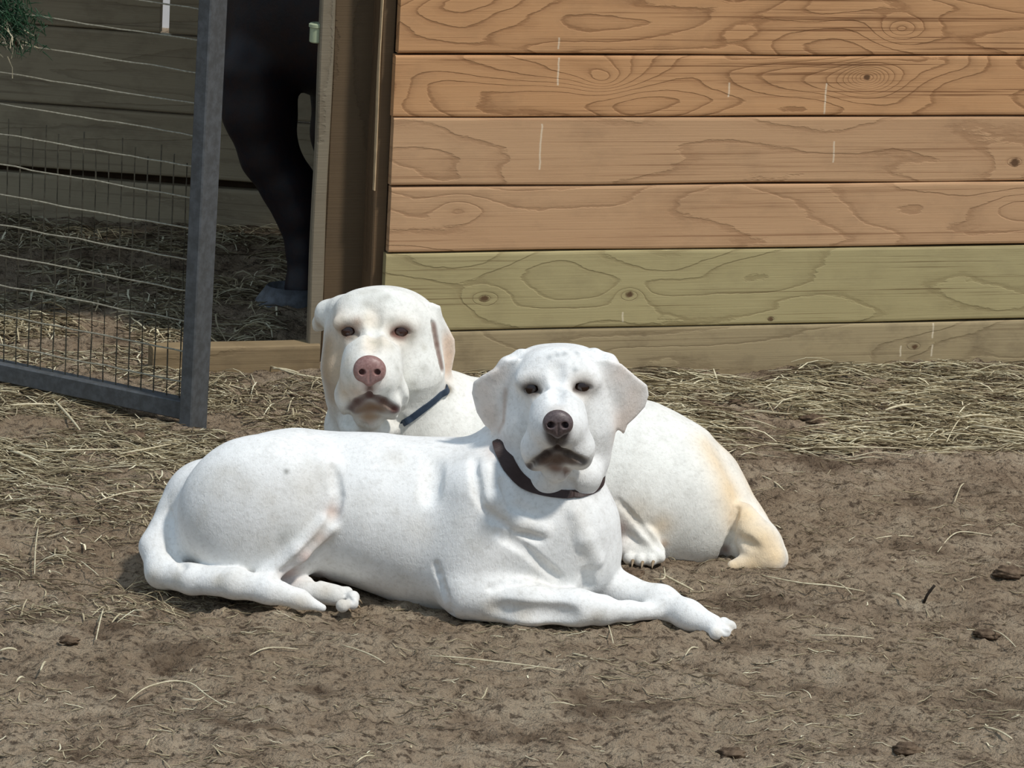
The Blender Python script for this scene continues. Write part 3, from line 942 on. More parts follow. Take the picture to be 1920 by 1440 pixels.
    def line(pts, r, col, st):
        for a, b in zip(pts[:-1], pts[1:]):
            n = max(1, int(math.hypot(b[0]-a[0], b[1]-a[1])/(r*0.6)))
            for i in range(n+1): S(a[0]+(b[0]-a[0])*i/n, a[1]+(b[1]-a[1])*i/n, r, col, st)
    dk = lin(58, 46, 42)
    line([(1032, 812), (1036, 830)], 10, lin(70, 60, 58), .7); line([(1060, 812), (1056, 830)], 10, lin(70, 60, 58), .7)
    line([(1046, 815), (1045, 840), (1024, 851), (1002, 867), (992, 876)], 8, dk, .75)
    line([(1045, 838), (1066, 850), (1088, 861), (1096, 867)], 8, dk, .75)
    line([(1018, 868), (1035, 862), (1055, 862), (1075, 868)], 10, lin(98, 74, 58), .5)
    line([(1035, 878), (1058, 880), (1064, 890)], 9, lin(120, 84, 66), .45)
    line([(948, 730), (944, 790), (935, 808)], 6, lin(190, 168, 152), .4)  # shadow line painted along the ear's inner edge
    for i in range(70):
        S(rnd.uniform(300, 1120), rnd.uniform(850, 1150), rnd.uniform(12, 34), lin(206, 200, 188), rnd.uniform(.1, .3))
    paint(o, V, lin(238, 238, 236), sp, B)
    for i, e in enumerate(eyes):
        eye_part(B, e+np.array([0, 0.0135, -0.001]), 0.0142, root)
    nose_part(B, 1046, 793, -.184, 27, 25, 15, nose_dark, root, B.S)
    for (x, y, yo) in ((1378, 1179, -.118), (1370, 1188, -.135), (1352, 1194, -.148), (672, 1124, -.094), (670, 1135, -.108), (652, 1141, -.120)):
        p = B.P(x, y, yo+.004); q = p+np.array([0.006, -0.003, -0.005])
        cl = mesh_obj('claw', *tube([p-(q-p)*0.5, p, (p+q)/2+np.array([0, 0, 0.001]), q], 0.0028, 8, lambda u: 1-0.8*u), claw_m, smooth=True); child_in_place(cl, root)
    leather = plain_mat('dark_leather', lin(58, 42, 40), 0.55, 0.4, var=0.4, scale=120, bumpd=0.0005)
    collar_band(B, [(934, 826, .014), (943, 850, .022), (956, 878, .024), (978, 903, .020), (1008, 918, .014), (1045, 926, .012), (1085, 927, .012), (1115, 914, .012), (1128, 896, .010)],
                [(1128, 850, .05), (1085, 800, .09), (1010, 790, .10), (950, 800, .05)], .012, .004, leather, root)
    tg = mesh_obj('buckle', *ball_mesh(B.march([970], [893], ('trunk', 'neck'))[0]+np.array([0, -.004, 0]), 0.008, 14, (1, .5, 1.3)), plain_mat('buckle_metal', lin(120, 104, 100), 0.35, 0.6, 0.6, var=0.3), smooth=True)
    child_in_place(tg, root)
    tag(root, 'white short-haired dog lying in front, head raised, dark collar, one foreleg stretched right', 'dog')
    return root

# ================================================================== rear dog
def rear_dog():
    B = Body(5.56, 1212)
    c = B.chain
    c([(790, 850, .02, 105), (900, 868, .02, 142), (1050, 890, .02, 152), (1180, 914, .0, 152), (1245, 935, -.01, 130), (1305, 975, -.02, 96)], 60, mark='trunk')
    B.ell(1290, 955, -.07, (88, 108, 66), 20, 20)
    c([(1330, 900, .0, 60), (1385, 990, -.04, 52), (1420, 1025, -.08, 44), (1446, 1048, -.10, 32)], 22)
    c([(1392, 968, -.085, 26), (1425, 1020, -.115, 38), (1440, 1046, -.125, 30), (1375, 1062, -.14, 12)], 12)
    B.ell(1215, 1000, -.06, (60, 70, 70), 0, 25)
    # foot tucked under the belly
    c([(1162, 950, -.105, 16), (1212, 1006, -.135, 17), (1232, 1034, -.14, 15)], 9)
    c([(1175, 1030, -.13, 22), (1225, 1042, -.145, 17)], 10)
    toes(B, [(1180, 1047, -.155), (1200, 1050, -.16), (1220, 1050, -.16), (1236, 1044, -.155)], 12, 6)
    # neck
    c([(800, 850, -.0, 100), (770, 790, -.02, 92), (735, 730, -.02, 84)], 50, mark='neck')
    c([(668, 800, -.03, 60), (690, 860, -.02, 80)], 50, mark='neck')
    c([(840, 760, .02, 60), (900, 800, .04, 70)], 40, mark='neck')
    # ruff
    c([(762, 800, -.085, 22), (815, 765, -.06, 22), (842, 735, -.03, 20)], 20, mark='neck')
    H = 'head'
    B.ell(716, 634, -.052, (101, 91, 86), 0, 30, mark=H)
    B.ell(690, 614, -.055, (66, 60, 72), 0, 40, mark=H)
    B.ell(752, 614, -.05, (66, 60, 72), 0, 40, mark=H)
    B.ell(714, 700, -.05, (103, 98, 72), 0, 40, mark=H)
    B.ell(704, 580, -.09, (66, 34, 28), 0, 40, mark=H)
    c([(660, 700, -.085, 52), (660, 745, -.075, 42)], 36, mark=H)
    c([(770, 700, -.080, 58), (768, 738, -.070, 46)], 36, mark=H)
    c([(702, 645, -.105, 48), (697, 680, -.165, 47), (694, 700, -.200, 40)], 30, mark=H)
    c([(673, 708, -.185, 31), (664, 742, -.168, 31), (659, 762, -.152, 22)], 22, mark=H)
    c([(717, 708, -.182, 32), (728, 742, -.165, 33), (736, 762, -.150, 24)], 22, mark=H)
    c([(694, 750, -.155, 33), (692, 776, -.145, 30)], 12, mark=H)
    B.ell(690, 800, -.10, (54, 30, 50), 0, 16, mark=H)
    B.ell(656, 604, -.118, (30, 14, 13), 8, 26, mark=H)
    B.ell(748, 605, -.115, (30, 14, 13), -8, 26, mark=H)
    # ears: the left one folded back, the right one seen edge-on
    c([(640, 580, -.05, 26), (616, 588, -.03, 24), (600, 606, -.015, 13), (594, 614, -.01, 7)], 10)
    B.flap([(790, 566), (812, 566), (826, 572), (829, 592), (842, 618), (852, 640), (853, 664), (846, 700), (847, 740), (838, 730), (830, 700), (822, 660), (812, 620), (800, 598)],
           -.045, dyx=.5, dyz=-.1, thick=6, k=12, curve=1.0, mark='ear')
    B.groove([(811, 606), (819, 650), (829, 695)], 6, k=4, depth=9)
    B.groove([(702, 585, 9), (700, 650, 11)], 10, k=14, depth=4)
    B.groove([(662, 622), (648, 624)], 17, k=18, depth=2.5)
    B.groove([(743, 623), (756, 624)], 17, k=18, depth=2.5)
    eyes = B.march([655, 750], [622, 623])
    for i, e in enumerate(eyes):
        q = B.march([(642, 736)[i], (670, 765)[i]], [(623, 627)[i], (628, 624)[i]])
        B.cone(q[0], 0.0040, q[1], 0.0040, 0.002, True)
        B.cone(e+np.array([-.003, 0, .001]), 0.0057, e+np.array([.003, 0.001, .001]), 0.0057, 0.003, True)
    B.groove([(694, 724), (693, 738)], 4, k=4, depth=4)
    B.groove([(693, 738), (668, 753), (656, 770)], 6, k=4, depth=6)
    B.groove([(693, 738), (720, 751), (742, 767)], 6, k=4, depth=6)
    B.groove([(752, 735), (762, 760), (750, 790)], 6, k=12, depth=5)
    B.groove([(682, 800), (680, 816)], 7, k=9, depth=5)
    B.groove([(645, 745), (655, 790)], 6, k=10, depth=4)
    B.groove([(1381, 955), (1372, 1000), (1352, 1045)], 6, k=8, depth=8)
    B.groove([(1160, 940), (1200, 985), (1240, 1030)], 4, k=8, depth=3)
    B.groove([(1385, 1010), (1415, 1025)], 6, k=14, depth=4)
    root = empty('pale_dog', (0.15, 5.56, 0.0))
    o, V = B.mesh('body', fur, 0.0022, lo=(-.36, 5.26, -.06), hi=(.50, 5.86, .53))
    child_in_place(o, root)
    sp = []
    def S(px, py, r, col, st):
        sp.append(((px, py), r/B.S, col, st))
    for e in eyes: sp.append((e, 32/B.S, TAN, .5)); [sp.append((e+np.array([dx, 0, 0]), 13/B.S, lin(104, 66, 56), .95)) for dx in (-.0095, -.005, 0, .005, .0095)]
    S(670, 606, 12, lin(160, 120, 96), .7)
    for (x, y, r, st) in ((612, 665, 24, .6), (622, 750, 30, .5), (618, 640, 30, .5), (668, 730, 26, .4), (630, 590, 26, .3), (620, 650, 34, .55), (615, 690, 34, .6), (630, 720, 34, .55), (645, 690, 30, .35), (640, 660, 24, .3), (625, 610, 24, .4), (650, 740, 26, .5)): S(x, y, r, lin(200, 172, 138), st)  # shaded left side of the face painted in tan
    for (x, y) in ((700, 640), (695, 655), (700, 600), (715, 640)): S(x, y, 24, lin(232, 212, 186), .45)
    for (x, y, r, st) in ((693, 728, 12, .85), (692, 742, 14, .8), (672, 754, 13, .8), (660, 766, 11, .85), (716, 752, 12, .8), (738, 767, 12, .95), (692, 760, 20, .75), (675, 770, 15, .6), (712, 768, 14, .6)): S(x, y, r, lin(98, 64, 56), st)
    S(692, 775, 20, lin(150, 110, 70), .7); S(690, 790, 16, lin(180, 140, 110), .5); S(682, 812, 9, BROWN, .5); S(742, 770, 8, lin(130, 40, 48), .6)
    S(694, 715, 26, lin(176, 140, 128), .6); S(665, 735, 20, lin(190, 160, 136), .5)
    for (x, y) in ((712, 560), (700, 545), (726, 556), (735, 600), (770, 640), (745, 690), (775, 720), (795, 690), (755, 655), (815, 735), (690, 570)): S(x, y, 11, lin(178, 176, 166), .5)
    for (x, y) in ((840, 640), (842, 665), (838, 690)): S(x, y, 24, lin(226, 190, 160), .7)
    S(842, 728, 12, lin(110, 96, 70), .9); S(838, 735, 9, lin(100, 86, 62), .9)
    S(597, 610, 16, lin(190, 170, 140), .8)
    for (x, y, r, st) in ((1345, 870, 40, .6), (1370, 920, 44, .8), (1395, 965, 40, .8), (1430, 1010, 40, .8), (1455, 1045, 36, .8), (1410, 1060, 34, .8), (1375, 1064, 26, .8), (1325, 835, 34, .45), (1400, 1000, 30, .5)): S(x, y, r, lin(236, 206, 160), st)
    for (x, y, yo, r) in ((1340, 850, .02, 46), (1390, 920, .0, 50), (1430, 975, -.02, 48), (1465, 1030, -.06, 44), (1475, 1060, -.08, 40)): sp.append((B.P(x, y, yo), r/B.S, lin(236, 206, 160), .8))
    S(1240, 985, 26, lin(222, 196, 158), .6); S(1195, 960, 30, lin(238, 224, 200), .5); S(1245, 1020, 12, lin(200, 165, 130), .6)
    S(1360, 1030, 14, lin(130, 96, 78), .8); S(1348, 1045, 12, lin(120, 90, 74), .8); S(1163, 990, 14, lin(150, 110, 104), .6)  # first two spots paint shade into the fold before the hind leg
    S(1120, 1000, 60, lin(180, 130, 120), .4)
    S(790, 815, 20, lin(214, 214, 206), .4)
    def line(pts, r, col, st):
        for a, b in zip(pts[:-1], pts[1:]):
            n = max(1, int(math.hypot(b[0]-a[0], b[1]-a[1])/(r*0.6)))
            for i in range(n+1): S(a[0]+(b[0]-a[0])*i/n, a[1]+(b[1]-a[1])*i/n, r, col, st)
    dk = lin(84, 54, 48)
    line([(693, 722), (693, 740), (668, 754), (657, 768)], 8, dk, .7); line([(693, 740), (720, 752), (742, 768)], 8, dk, .7)
    line([(672, 770), (695, 762), (722, 768)], 11, lin(128, 94, 62), .5); line([(682, 782), (706, 782)], 10, lin(170, 136, 100), .4)
    line([(812, 606), (819, 645), (829, 692)], 6, lin(120, 84, 70), .55)  # shade painted into the crease between cheek and ear
    line([(612, 640), (610, 700), (622, 745)], 20, lin(178, 148, 112), .35); line([(640, 650), (634, 700), (640, 735)], 18, lin(196, 168, 132), .3)  # deepens the painted shade on the left cheek
    for i in range(40):
        S(rnd.uniform(640, 800), rnd.uniform(545, 740), rnd.uniform(6, 14), lin(186, 180, 162), rnd.uniform(.15, .4))
    paint(o, V, lin(238, 237, 230), sp, B)
    for e in eyes: eye_part(B, e+np.array([0, 0.0142, -0.001]), 0.0150, root, brown_eye)
    nose_part(B, 693, 693, -.232, 29, 27, 16, nose_pink, root, B.S)
    band = plain_mat('blue_grey_webbing', lin(52, 66, 84), 0.7, 0.3, var=0.4, scale=120)
    collar_band(B, [(838, 728), (824, 741), (808, 755), (790, 769), (773, 782), (757, 794)], [(738, 815, -.05), (690, 838, -.04), (650, 800, .05), (670, 740, .08), (740, 715, .09), (810, 705, .06)], .010, .003, band, root, m=('trunk', 'neck', 'head', None))
    for (x, y, yo) in ((1186, 1055, -.168), (1204, 1058, -.172), (1224, 1057, -.172)):
        p = B.P(x, y, yo); q = p+np.array([-0.001, -0.008, -0.005])
        cl = mesh_obj('claw', *tube([p-(q-p)*0.5, p, (p+q)/2, q], 0.0028, 8, lambda u: 1-0.8*u), claw_m, smooth=True); child_in_place(cl, root)
    tag(root, 'cream short-haired dog lying behind the white one, pinkish nose, face turned left', 'dog')
    return root

front_dog()
rear_dog()

# ================================================================== dark pony in the stall
def pony():
    B = Body(7.05, 960)
    c = B.chain
    # trunk runs to the right behind the boards
    g = []
    c([(520, 40, .02, 98), (680, 0, .05, 190), (900, 60, .10, 200), (1150, 80, .15, 195), (1330, 90, .2, 170)], 80)
    # near foreleg
    c([(480, 130, -.02, 72), (487, 210, -.02, 64), (505, 290, -.02, 50), (543, 352, -.02, 47), (562, 405, -.03, 38), (570, 470, -.04, 28), (570, 535, -.05, 29), (563, 575, -.06, 32)], 26)
    # far foreleg, reaching down by the post
    c([(640, 60, .10, 70), (626, 250, .13, 38), (632, 330, .14, 34), (630, 420, .14, 26), (628, 520, .14, 24), (620, 560, .13, 26)], 30)
    # hind legs
    for dy in (-.04, .18):
        c([(1330, 150, .15+dy, 120), (1380, 260, .15+dy, 60), (1420, 330, .15+dy, 40), (1410, 440, .15+dy, 28), (1400, 530, .15+dy, 28)], 40)
    # neck and head above the picture, tail at the far end
    c([(560, -40, .02, 110), (440, -170, .0, 80), (380, -300, -.02, 66)], 50)
    c([(360, -310, -.02, 62), (290, -250, -.04, 48), (240, -190, -.05, 34)], 25)
    B.ell(395, -380, .0, (12, 32, 10), 0, 10); B.ell(375, -380, -.05, (12, 32, 10), 0, 10)
    c([(1450, 40, .2, 30), (1500, 180, .22, 34), (1500, 340, .22, 14)], 20)
    coat = plain_mat('black_coat', lin(26, 26, 34), 0.5, 0.35, var=0.6, scale=50, bumpd=0.001, col2=lin(44, 26, 24))
    root = empty('black_pony', (-0.2, 7.05, 0))
    o, V = B.mesh('body', coat, 0.007, lo=(-.95, 6.78, .02), hi=(.75, 7.6, 1.25))
    child_in_place(o, root)
    hm = plain_mat('grey_hoof', lin(120, 124, 130), 0.7, 0.2, var=0.5, scale=60, col2=lin(70, 66, 62))
    for (px, py, yo, sc) in ((563, 575, -.06, 1.0), (620, 565, .13, .85), (1400, 560, .11, .85), (1400, 530, .33, .85)):
        top = B.P(px, py, yo)
        V = []; F = []; seg = 20
        rings = [(0.030, 0.0, top[2]), (0.034, -0.004, top[2]-0.012), (0.043, -0.016, 0.035), (0.052, -0.028, 0.004), (0.050, -0.026, -0.004)]
        for (r, ox, z) in rings:
            for k in range(seg):
                a = 2*pi*k/seg; V.append((top[0]+(ox+r*cos(a)*1.15)*sc, top[1]+r*sin(a)*sc*0.95-0.004, z))
        for i in range(len(rings)-1):
            for k in range(seg): F.append((i*seg+k, i*seg+(k+1) % seg, (i+1)*seg+(k+1) % seg, (i+1)*seg+k))
        F.append(tuple(range(seg))); F.append(tuple((len(rings)-1)*seg+k for k in range(seg-1, -1, -1)))
        h = mesh_obj('hoof', V, F, hm, smooth=True); child_in_place(h, root)
    tag(root, 'black pony with a grey hoof standing inside the doorway behind the post', 'pony')
pony()

# ================================================================== hay
def strands(name, n, region, lab, L=(0.03, 0.14), rad=(0.0006, 0.0015), along=0.7, bright=0.3, lift=0.012, keep=None, dark=0.25):
    """region(i) gives a ground point; loose pieces of hay lying across each other"""
    Vs = []; Fs = []; Cs = []; cnt = 0
    for i in range(n):
        p = region()
        ln = L[0]+(L[1]-L[0])*rnd.random()**2.0
        an = rnd.gauss(0, 0.38) if rnd.random() < along else rnd.uniform(-pi/2, pi/2)
        d = np.array([cos(an), sin(an)]); pr_ = np.array([-d[1], d[0]])
        r = rnd.uniform(*rad); bend = rnd.gauss(0, 0.09)*ln; up = abs(rnd.gauss(0, 1))*lift*min(1, ln/0.06)
        tl = rnd.gauss(0, 0.10)*ln
        m = 5; base = cnt
        pts = []
        for j in range(m):
            u = j/(m-1)*2-1
            q = np.array(p[:2])+d*ln*0.5*u+pr_*bend*(1-u*u)
            pts.append([q[0], q[1], up*(1-u*u)*0.8+tl*u*0.5])
        pts = np.array(pts)
        dw = (pts[:, 0]-WO[0])*WN[0]+(pts[:, 1]-WO[1])*WN[1]
        if ((pts[:, 0]-B0[0])*bn[0]+(pts[:, 1]-B0[1])*bn[1]).min() < .008: continue
        if (dw[0] < .006) != (dw[-1] < .006) or (p[0] > -.42 and dw.min() < .006): continue
        gz = ground_h(pts[:, 0], pts[:, 1]); pts[:, 2] = np.maximum(pts[:, 2]+gz.mean(), gz)+0.0016
        for j in range(m):
            rr = r*(1 if 0 < j < m-1 else 0.55)
            for k in range(3):
                a = 2*pi*k/3+0.5
                Vs.append((pts[j, 0]+pr_[0]*rr*cos(a)*1.5, pts[j, 1]+pr_[1]*rr*cos(a)*1.5, pts[j, 2]+rr*sin(a)))
        for j in range(m-1):
            for k in range(3):
                q = base+j*3+k; s_ = base+j*3+(k+1) % 3
                Fs.append((q, s_, s_+3, q+3))
        x = rnd.random()
        if x < bright: colr = np.array(lin(224, 216, 186)[:3])*rnd.uniform(.8, 1.1)
        elif x < 1-dark: colr = np.array(lin(182, 169, 138)[:3])*rnd.uniform(.6, 1.1)
        else: colr = np.array(lin(116, 102, 80)[:3])*rnd.uniform(.6, 1.1)
        Cs += [(*colr, 1)]*(m*3); cnt += m*3
    o = mesh_obj(name, Vs, Fs, hay_m)
    ca = o.data.color_attributes.new('Col', 'FLOAT_COLOR', 'POINT')
    ca.data.foreach_set('color', np.array(Cs).ravel())
    tag(o, lab, 'hay', kind='stuff')
    return o
hay_m = vcol_mat('dry_hay', 0.7, spec=0.25)
def reg(x0, x1, y0, y1, wx=None, cl=0.5, avoid=None):
    def f():
        for _ in range(60):
            px = rnd.uniform(x0, x1); py = rnd.uniform(y0, y1)
            g = ground_at(px, py)
            if wx and rnd.random() > wx(px, py): continue
            v = float(noise2(g[0]*5, g[1]*5, 8))
            if v+0.35 < cl*rnd.random(): continue
            # stay in front of the wall
            if g[0] > -0.45 and np.dot(g-WO, WN) < 0.008: continue
            return g
        return g
    return f
strands('hay_litter', 6500, reg(880, 1990, 668, 890, lambda x, y: 1.0 if y < 800 else max(0.0, 1-(y-800)/75.0), cl=1.0), 'thick bank of flattened pale hay along the foot of the board wall', L=(.02, .15), along=.92, bright=.30, rad=(.0005, .0014), lift=.007)
strands('hay_litter', 3400, reg(-60, 420, 700, 1000, lambda x, y: 1.0 if y < 840 else max(0.0, 1-(y-840)/150.0), cl=1.2), 'layer of trampled hay on the soil below the open gate', L=(.012, .08), along=.8, bright=.16, rad=(.0004, .0011), lift=.005)
strands('hay_litter', 420, reg(385, 620, 690, 810), 'sparse hay scraps between the gate post and the cream dog', L=(.015, .08), bright=.14, along=.6, rad=(.0005, .0012))
strands('hay_litter', 2600, reg(-40, 590, 400, 636), 'dull hay bedding strewn over the stall floor', L=(.015, .10), bright=.22, along=.5, rad=(.0006, .0016), lift=.012)
strands('hay_litter', 800, reg(-60, 350, 590, 745), 'pale hay scraps on the soil seen through the lowest rows of the gate mesh', L=(.015, .08), bright=.22, along=.7, rad=(.0004, .0012), lift=.004)
strands('hay_litter', 420, reg(-60, 330, 940, 1180), 'thin hay wisps on bare soil left of the white dog', L=(.012, .08), bright=.16, along=.5, rad=(.0004, .0011))
strands('hay_litter', 2600, reg(-60, 1990, 870, 1460), 'scattered short hay chaff over the brown foreground soil', L=(.006, .04), bright=.10, rad=(.0003, .0008), along=.75, lift=.003, dark=.4)

# single stalks that stand out, traced where they lie
stalk_m = plain_mat('pale_stalk', lin(216, 206, 176), 0.6, 0.3, var=0.6, scale=90, col2=lin(160, 146, 114))
def stalk(name, pts, lab, rad=0.0016, lift=0.006, mat=None):
    P3 = []
    q = []
    for a, b in zip(pts[:-1], pts[1:]):
        for i in range(5):
            q.append((a[0]+(b[0]-a[0])*i/5, a[1]+(b[1]-a[1])*i/5))
    q.append(pts[-1])
    q = np.array(q, float)
    for _ in range(4): q[1:-1] = 0.25*q[:-2]+0.5*q[1:-1]+0.25*q[2:]
    n = len(q)
    for i, (x, y) in enumerate(q):
        g = ground_at(x, y, 0.008)
        u = i/(n-1)
        h = 0.004
        P3.append((g[0], g[1], h+0.003+lift*(1-(2*u-1)**2)*0.5))
    V, F = tube(P3, rad*0.8, 6, lambda u: 1-0.45*abs(2*u-1)**3)
    o = mesh_obj(name, V, F, mat or stalk_m, smooth=True)
    tag(o, lab, 'straw')
    return o
ST = [
 ([(640, 1208), (690, 1228), (722, 1242)], 'short diagonal straw on soil directly below the white dog\'s hind paw', .0013),
 ([(805, 1228), (900, 1240), (1060, 1256)], 'long thin straw lying level on the soil below the front elbow', .0013),
 ([(1072, 1224), (1100, 1235), (1130, 1245)], 'short bright straw piece below the white dog\'s folded wrist', .0019),
 ([(1140, 1168), (1145, 1190), (1150, 1205)], 'curled root-like straw hanging off the folded wrist of the white dog', .0013),
 ([(238, 1316), (270, 1290), (320, 1278), (360, 1282), (385, 1304), (425, 1325)], 'long arched dry stem bowing over bare soil at lower left', .0014),
 ([(385, 1304), (372, 1318), (340, 1308)], 'small side twig below the arched stem at lower left', .0010),
 ([(180, 1198), (188, 1165), (194, 1140)], 'thin pale straw pointing up, left of the white dog\'s tail', .0014),
 ([(468, 1228), (500, 1216), (560, 1216)], 'pale straw lying level below the white dog\'s tail', .0012),
 ([(1430, 1078), (1500, 1096), (1560, 1100), (1622, 1108)], 'long straw stretching right from the cream dog\'s hindquarter', .0016),
 ([(1672, 1112), (1685, 1118), (1698, 1125)], 'short thick pale straw chip right of the long one behind the stretched paw', .0026),
 ([(1560, 1088), (1580, 1100), (1598, 1114)], 'short straw crossing the long stalk near the cream dog', .0012),
 ([(1520, 1190), (1580, 1195), (1640, 1196)], 'faint level straw on soil right of the outstretched paw', .0012),
 ([(1628, 1012), (1680, 1006), (1735, 1008)], 'level straw on dark soil right of the cream dog', .0013),
 ([(1758, 1034), (1780, 1008), (1800, 997), (1860, 1003)], 'curved dry stem arching over soil at far right', .0013),
 ([(1470, 844), (1560, 840), (1700, 840)], 'long pale straw lying level at the lower edge of the hay bank', .0017),
 ([(1660, 768), (1690, 762), (1715, 758)], 'broad pale straw flake in the middle of the hay bank', .0032),
 ([(1800, 782), (1830, 780), (1855, 778)], 'short bright straw at the right of the hay bank', .0024),
 ([(1820, 796), (1870, 806), (1925, 812)], 'thick pale straw running off the right edge of the hay bank', .0026),
 ([(1775, 828), (1790, 800), (1800, 785)], 'bent upright straw standing out of the hay bank at right', .0016),
 ([(1870, 735), (1890, 740), (1905, 744)], 'bright short straw near the wall at far right', .0024),
 ([(1165, 758), (1230, 758), (1290, 758)], 'straw lying level just right of the white dog\'s ear', .0016),
 ([(1565, 808), (1600, 803), (1650, 800)], 'slender straw in the lower middle of the hay bank', .0015),
 ([(1860, 1180), (1880, 1192), (1905, 1212)], 'short straw at the right edge above the lower corner', .0012),
 ([(1845, 1362), (1870, 1372), (1898, 1384)], 'bright straw stub on the soil in the lower right corner', .0019),
 ([(65, 1075), (66, 1030), (72, 985)], 'upright pale stem on soil at far left', .0014),
 ([(150, 1050), (165, 1066), (185, 1078)], 'crossed straw bit left of the white dog\'s rump', .0012),
 ([(60, 840), (100, 848), (160, 845), (225, 842)], 'long straw lying level in the hay below the gate', .0020),
 ([(100, 748), (125, 778), (150, 805)], 'flat straw slanting just below the gate\'s bottom rail', .0028),
 ([(0, 762), (50, 760), (105, 758)], 'broad straw lying level at far left under the gate rail', .0026),
 ([(20, 845), (45, 856), (75, 866)], 'bright straw at the far left among the trampled hay', .0028),
 ([(225, 850), (270, 846), (320, 832)], 'pale kinked straw below the foot of the gate post', .0020),
 ([(180, 940), (235, 925), (290, 918)], 'branching pale stem reaching toward the white dog\'s rump', .0015),
 ([(505, 685), (555, 705), (608, 710)], 'pale straw leaning on the sill beside the cream dog\'s neck', .0024),
 ([(510, 690), (530, 694), (560, 698)], 'short bright straw on the soil before the door sill', .0026),
 ([(540, 770), (546, 752), (552, 744)], 'tiny upright straw chip left of the cream dog\'s chest', .0016),
 ([(30, 1278), (38, 1272), (46, 1270)], 'small pale straw chip near the lower left edge', .0018),
 ([(76, 1256), (82, 1246), (86, 1240)], 'small white straw chip on soil at lower left', .0020),
 ([(0, 1219), (18, 1218), (32, 1218)], 'short pale straw at the left edge below the trampled hay', .0022),
 ([(470, 1100-640+240), (474, 712), (480, 724)], 'thin straw standing by the sill near the gate post', .0012),
 ([(1030, 1318), (1050, 1320), (1078, 1322)], 'small faint straw on the soil at bottom centre', .0013),
 ([(668, 1428), (685, 1420), (702, 1416)], 'small pale straw at the bottom edge left of centre', .0014),
 ([(1240, 1075), (1270, 1095), (1300, 1106)], 'thick dry stem on soil between the cream dog\'s foot and the stretched foreleg', .0022),
 ([(1225, 1085), (1248, 1090), (1245, 1062)], 'kinked pale straw below the cream dog\'s tucked foot', .0014),
 ([(1285, 1228), (1296, 1216), (1310, 1214)], 'tiny forked straw below the stretched foreleg', .0014),
 ([(1425, 890), (1450, 905), (1470, 918)], 'pale straw on dark soil right of the cream dog\'s back', .0018),
 ([(1790, 940), (1800, 915), (1808, 905)], 'thin upright straw on dark soil at right', .0013),
]
for pts, lab, r in ST:
    stalk('straw_stalk', pts, lab, r)

# dark twig upright at right
def stick():
    g = ground_at(1732, 1130)
    p = [tuple(g+np.array([0, 0, 0])), tuple(g+np.array([.004, 0, .012])), tuple(g+np.array([.010, 0, .022])), tuple(g+np.array([.014, 0, .028]))]
    o = mesh_obj('twig', *tube(p, .0022, 6), plain_mat('dark_twig', lin(44, 36, 28), .8, var=.3), smooth=True)
    tag(o, 'small dark twig sticking up from the soil right of the stretched paw', 'twig')
stick()

# clods of dark soil
clod_m = plain_mat('dark_clod', lin(112, 95, 78), 0.95, 0.1, var=0.8, scale=90, bumpd=0.003, col2=lin(62, 49, 39))
CL = [(1318, 762, .024, 'dark crumbly clod in the hay just right of the white dog\'s ear'), (1525, 790, .024, 'dark brown clod in the middle of the hay bank'),
      (1625, 790, .020, 'smaller dark clod right of the middle one in the hay bank'), (1380, 757, .015, 'small dark clod right of the one near the dog\'s ear'),
      (1714, 652, .012, 'dark lump resting against the lowest board at right'), (1890, 1085, .026, 'large dark clod near the right edge of the soil'),
      (1700, 1400, .022, 'dark soil lump near the bottom right'), (1850, 1190, .020, 'dark soil lump below the large one at right'),
      (250, 822, .022, 'rusty brown clod in the trampled hay below the gate post'), (560, 745, .018, 'brown clod on soil left of the cream dog\'s chest'),
      (1800, 700, .014, 'dark lump on the upper edge of the hay bank at far right'), (130, 1210, .016, 'dark soil lump at the lower left'),
      (1370, 1420, .020, 'dark soil lump at the bottom centre right'), (1185, 1078, .022, 'reddish brown lump between the two dogs\' forefeet')]
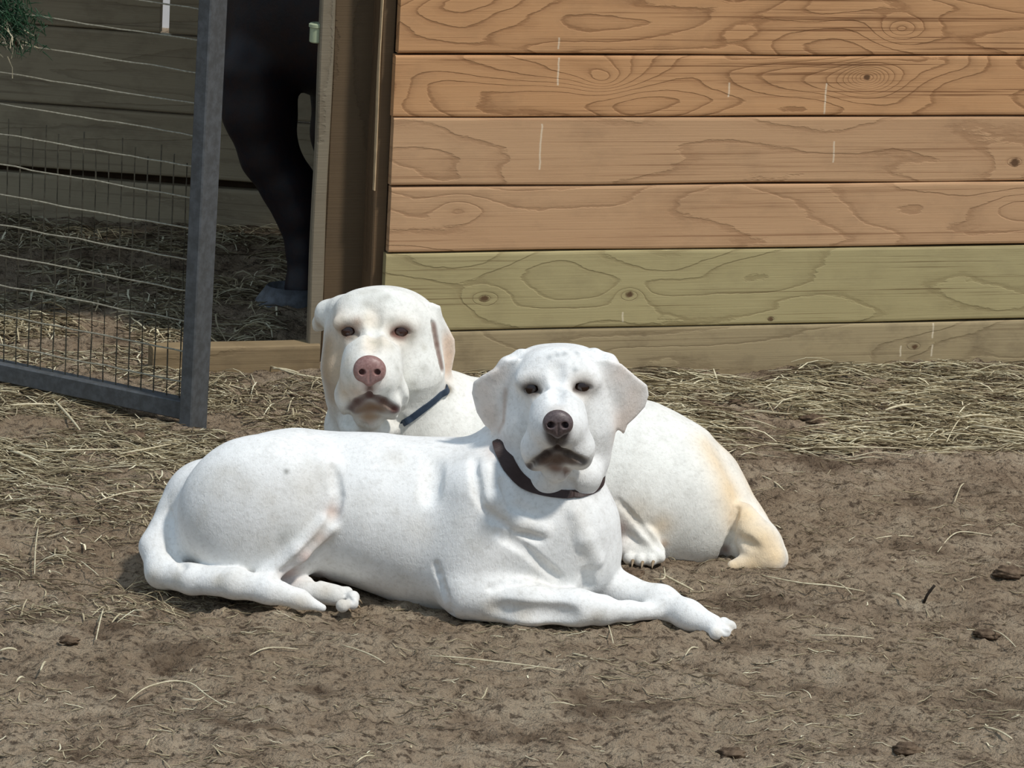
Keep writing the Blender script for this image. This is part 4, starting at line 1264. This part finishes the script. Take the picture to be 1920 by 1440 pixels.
for (px, py, r, lab) in CL:
    g = ground_at(px, py)
    V, F = ball_mesh((0, 0, 0), 1, 26)
    Vn = np.array(V)
    a = np.arctan2(Vn[:, 1], Vn[:, 0])
    dn = 1+0.35*noise2(Vn[:, 0]*1.6+px, Vn[:, 1]*1.6+Vn[:, 2]*1.3, 3)+0.16*noise2(Vn[:, 0]*5+px, Vn[:, 2]*5+Vn[:, 1]*4, 4)
    Vn = Vn*dn[:, None]*np.array([1.1, .9, .42])*r*0.85
    h = float(ground_h(np.array([g[0]]), np.array([g[1]]))[0])
    o = mesh_obj('soil_clod', Vn, F, clod_m, smooth=True)
    o.location = (g[0], g[1], h+r*0.12)
    tag(o, lab, 'clod')

# ================================================================== evergreen sprig by the gate
def sprig():
    g = at_plane(14, 40, gl0+gn*0.05, gn)
    root = empty('evergreen_branch', tuple(g))
    Vs = []; Fs = []
    stem = tube([(-.12, 0, .10), (-.06, -.005, .05), (-.01, -.008, .0), (.02, -.006, -.04)], .003, 6)
    so = mesh_obj('stem', *stem, plain_mat('brown_bark', lin(70, 52, 38), .8, var=.4), root, smooth=True)
    parts = []
    for i in range(1700):
        u = rnd.random()
        base = np.array([-.13+.16*u, -.01, .12-.13*u])+np.array([rnd.gauss(0, .018), rnd.gauss(0, .014), rnd.gauss(0, .022)])
        d = np.array([rnd.gauss(.3, .7), rnd.gauss(-.1, .5), rnd.gauss(-.5, .5)]); d /= np.linalg.norm(d)
        L = rnd.uniform(.012, .028)
        parts.append(tube([base, base+d*L*.5+np.array([0, 0, -.001]), base+d*L+np.array([0, 0, -.004])], .0011, 4, lambda u: 1-.8*u))
    V, F = join(parts)
    mesh_obj('needles', V, F, plain_mat('deep_green_needles', lin(38, 74, 46), .6, .3, var=.6, scale=90, col2=lin(14, 30, 20)), root)
    parts = []
    for i in range(60):
        base = np.array([-.08+rnd.uniform(0, .09), -.012+rnd.gauss(0, .008), -.005+rnd.gauss(0, .02)])
        d = np.array([rnd.gauss(.2, .5), rnd.gauss(0, .2), -rnd.uniform(.3, 1)]); d /= np.linalg.norm(d); L = rnd.uniform(.02, .05)
        parts.append(tube([base, base+d*L*.5+np.array([.004, 0, 0]), base+d*L], .0008, 4))
    V, F = join(parts)
    mesh_obj('dry_wisps', V, F, stalk_m, root)
    tag(root, 'dark green evergreen branch with dry wisps hanging on the gate mesh at upper left', 'branch')
sprig()
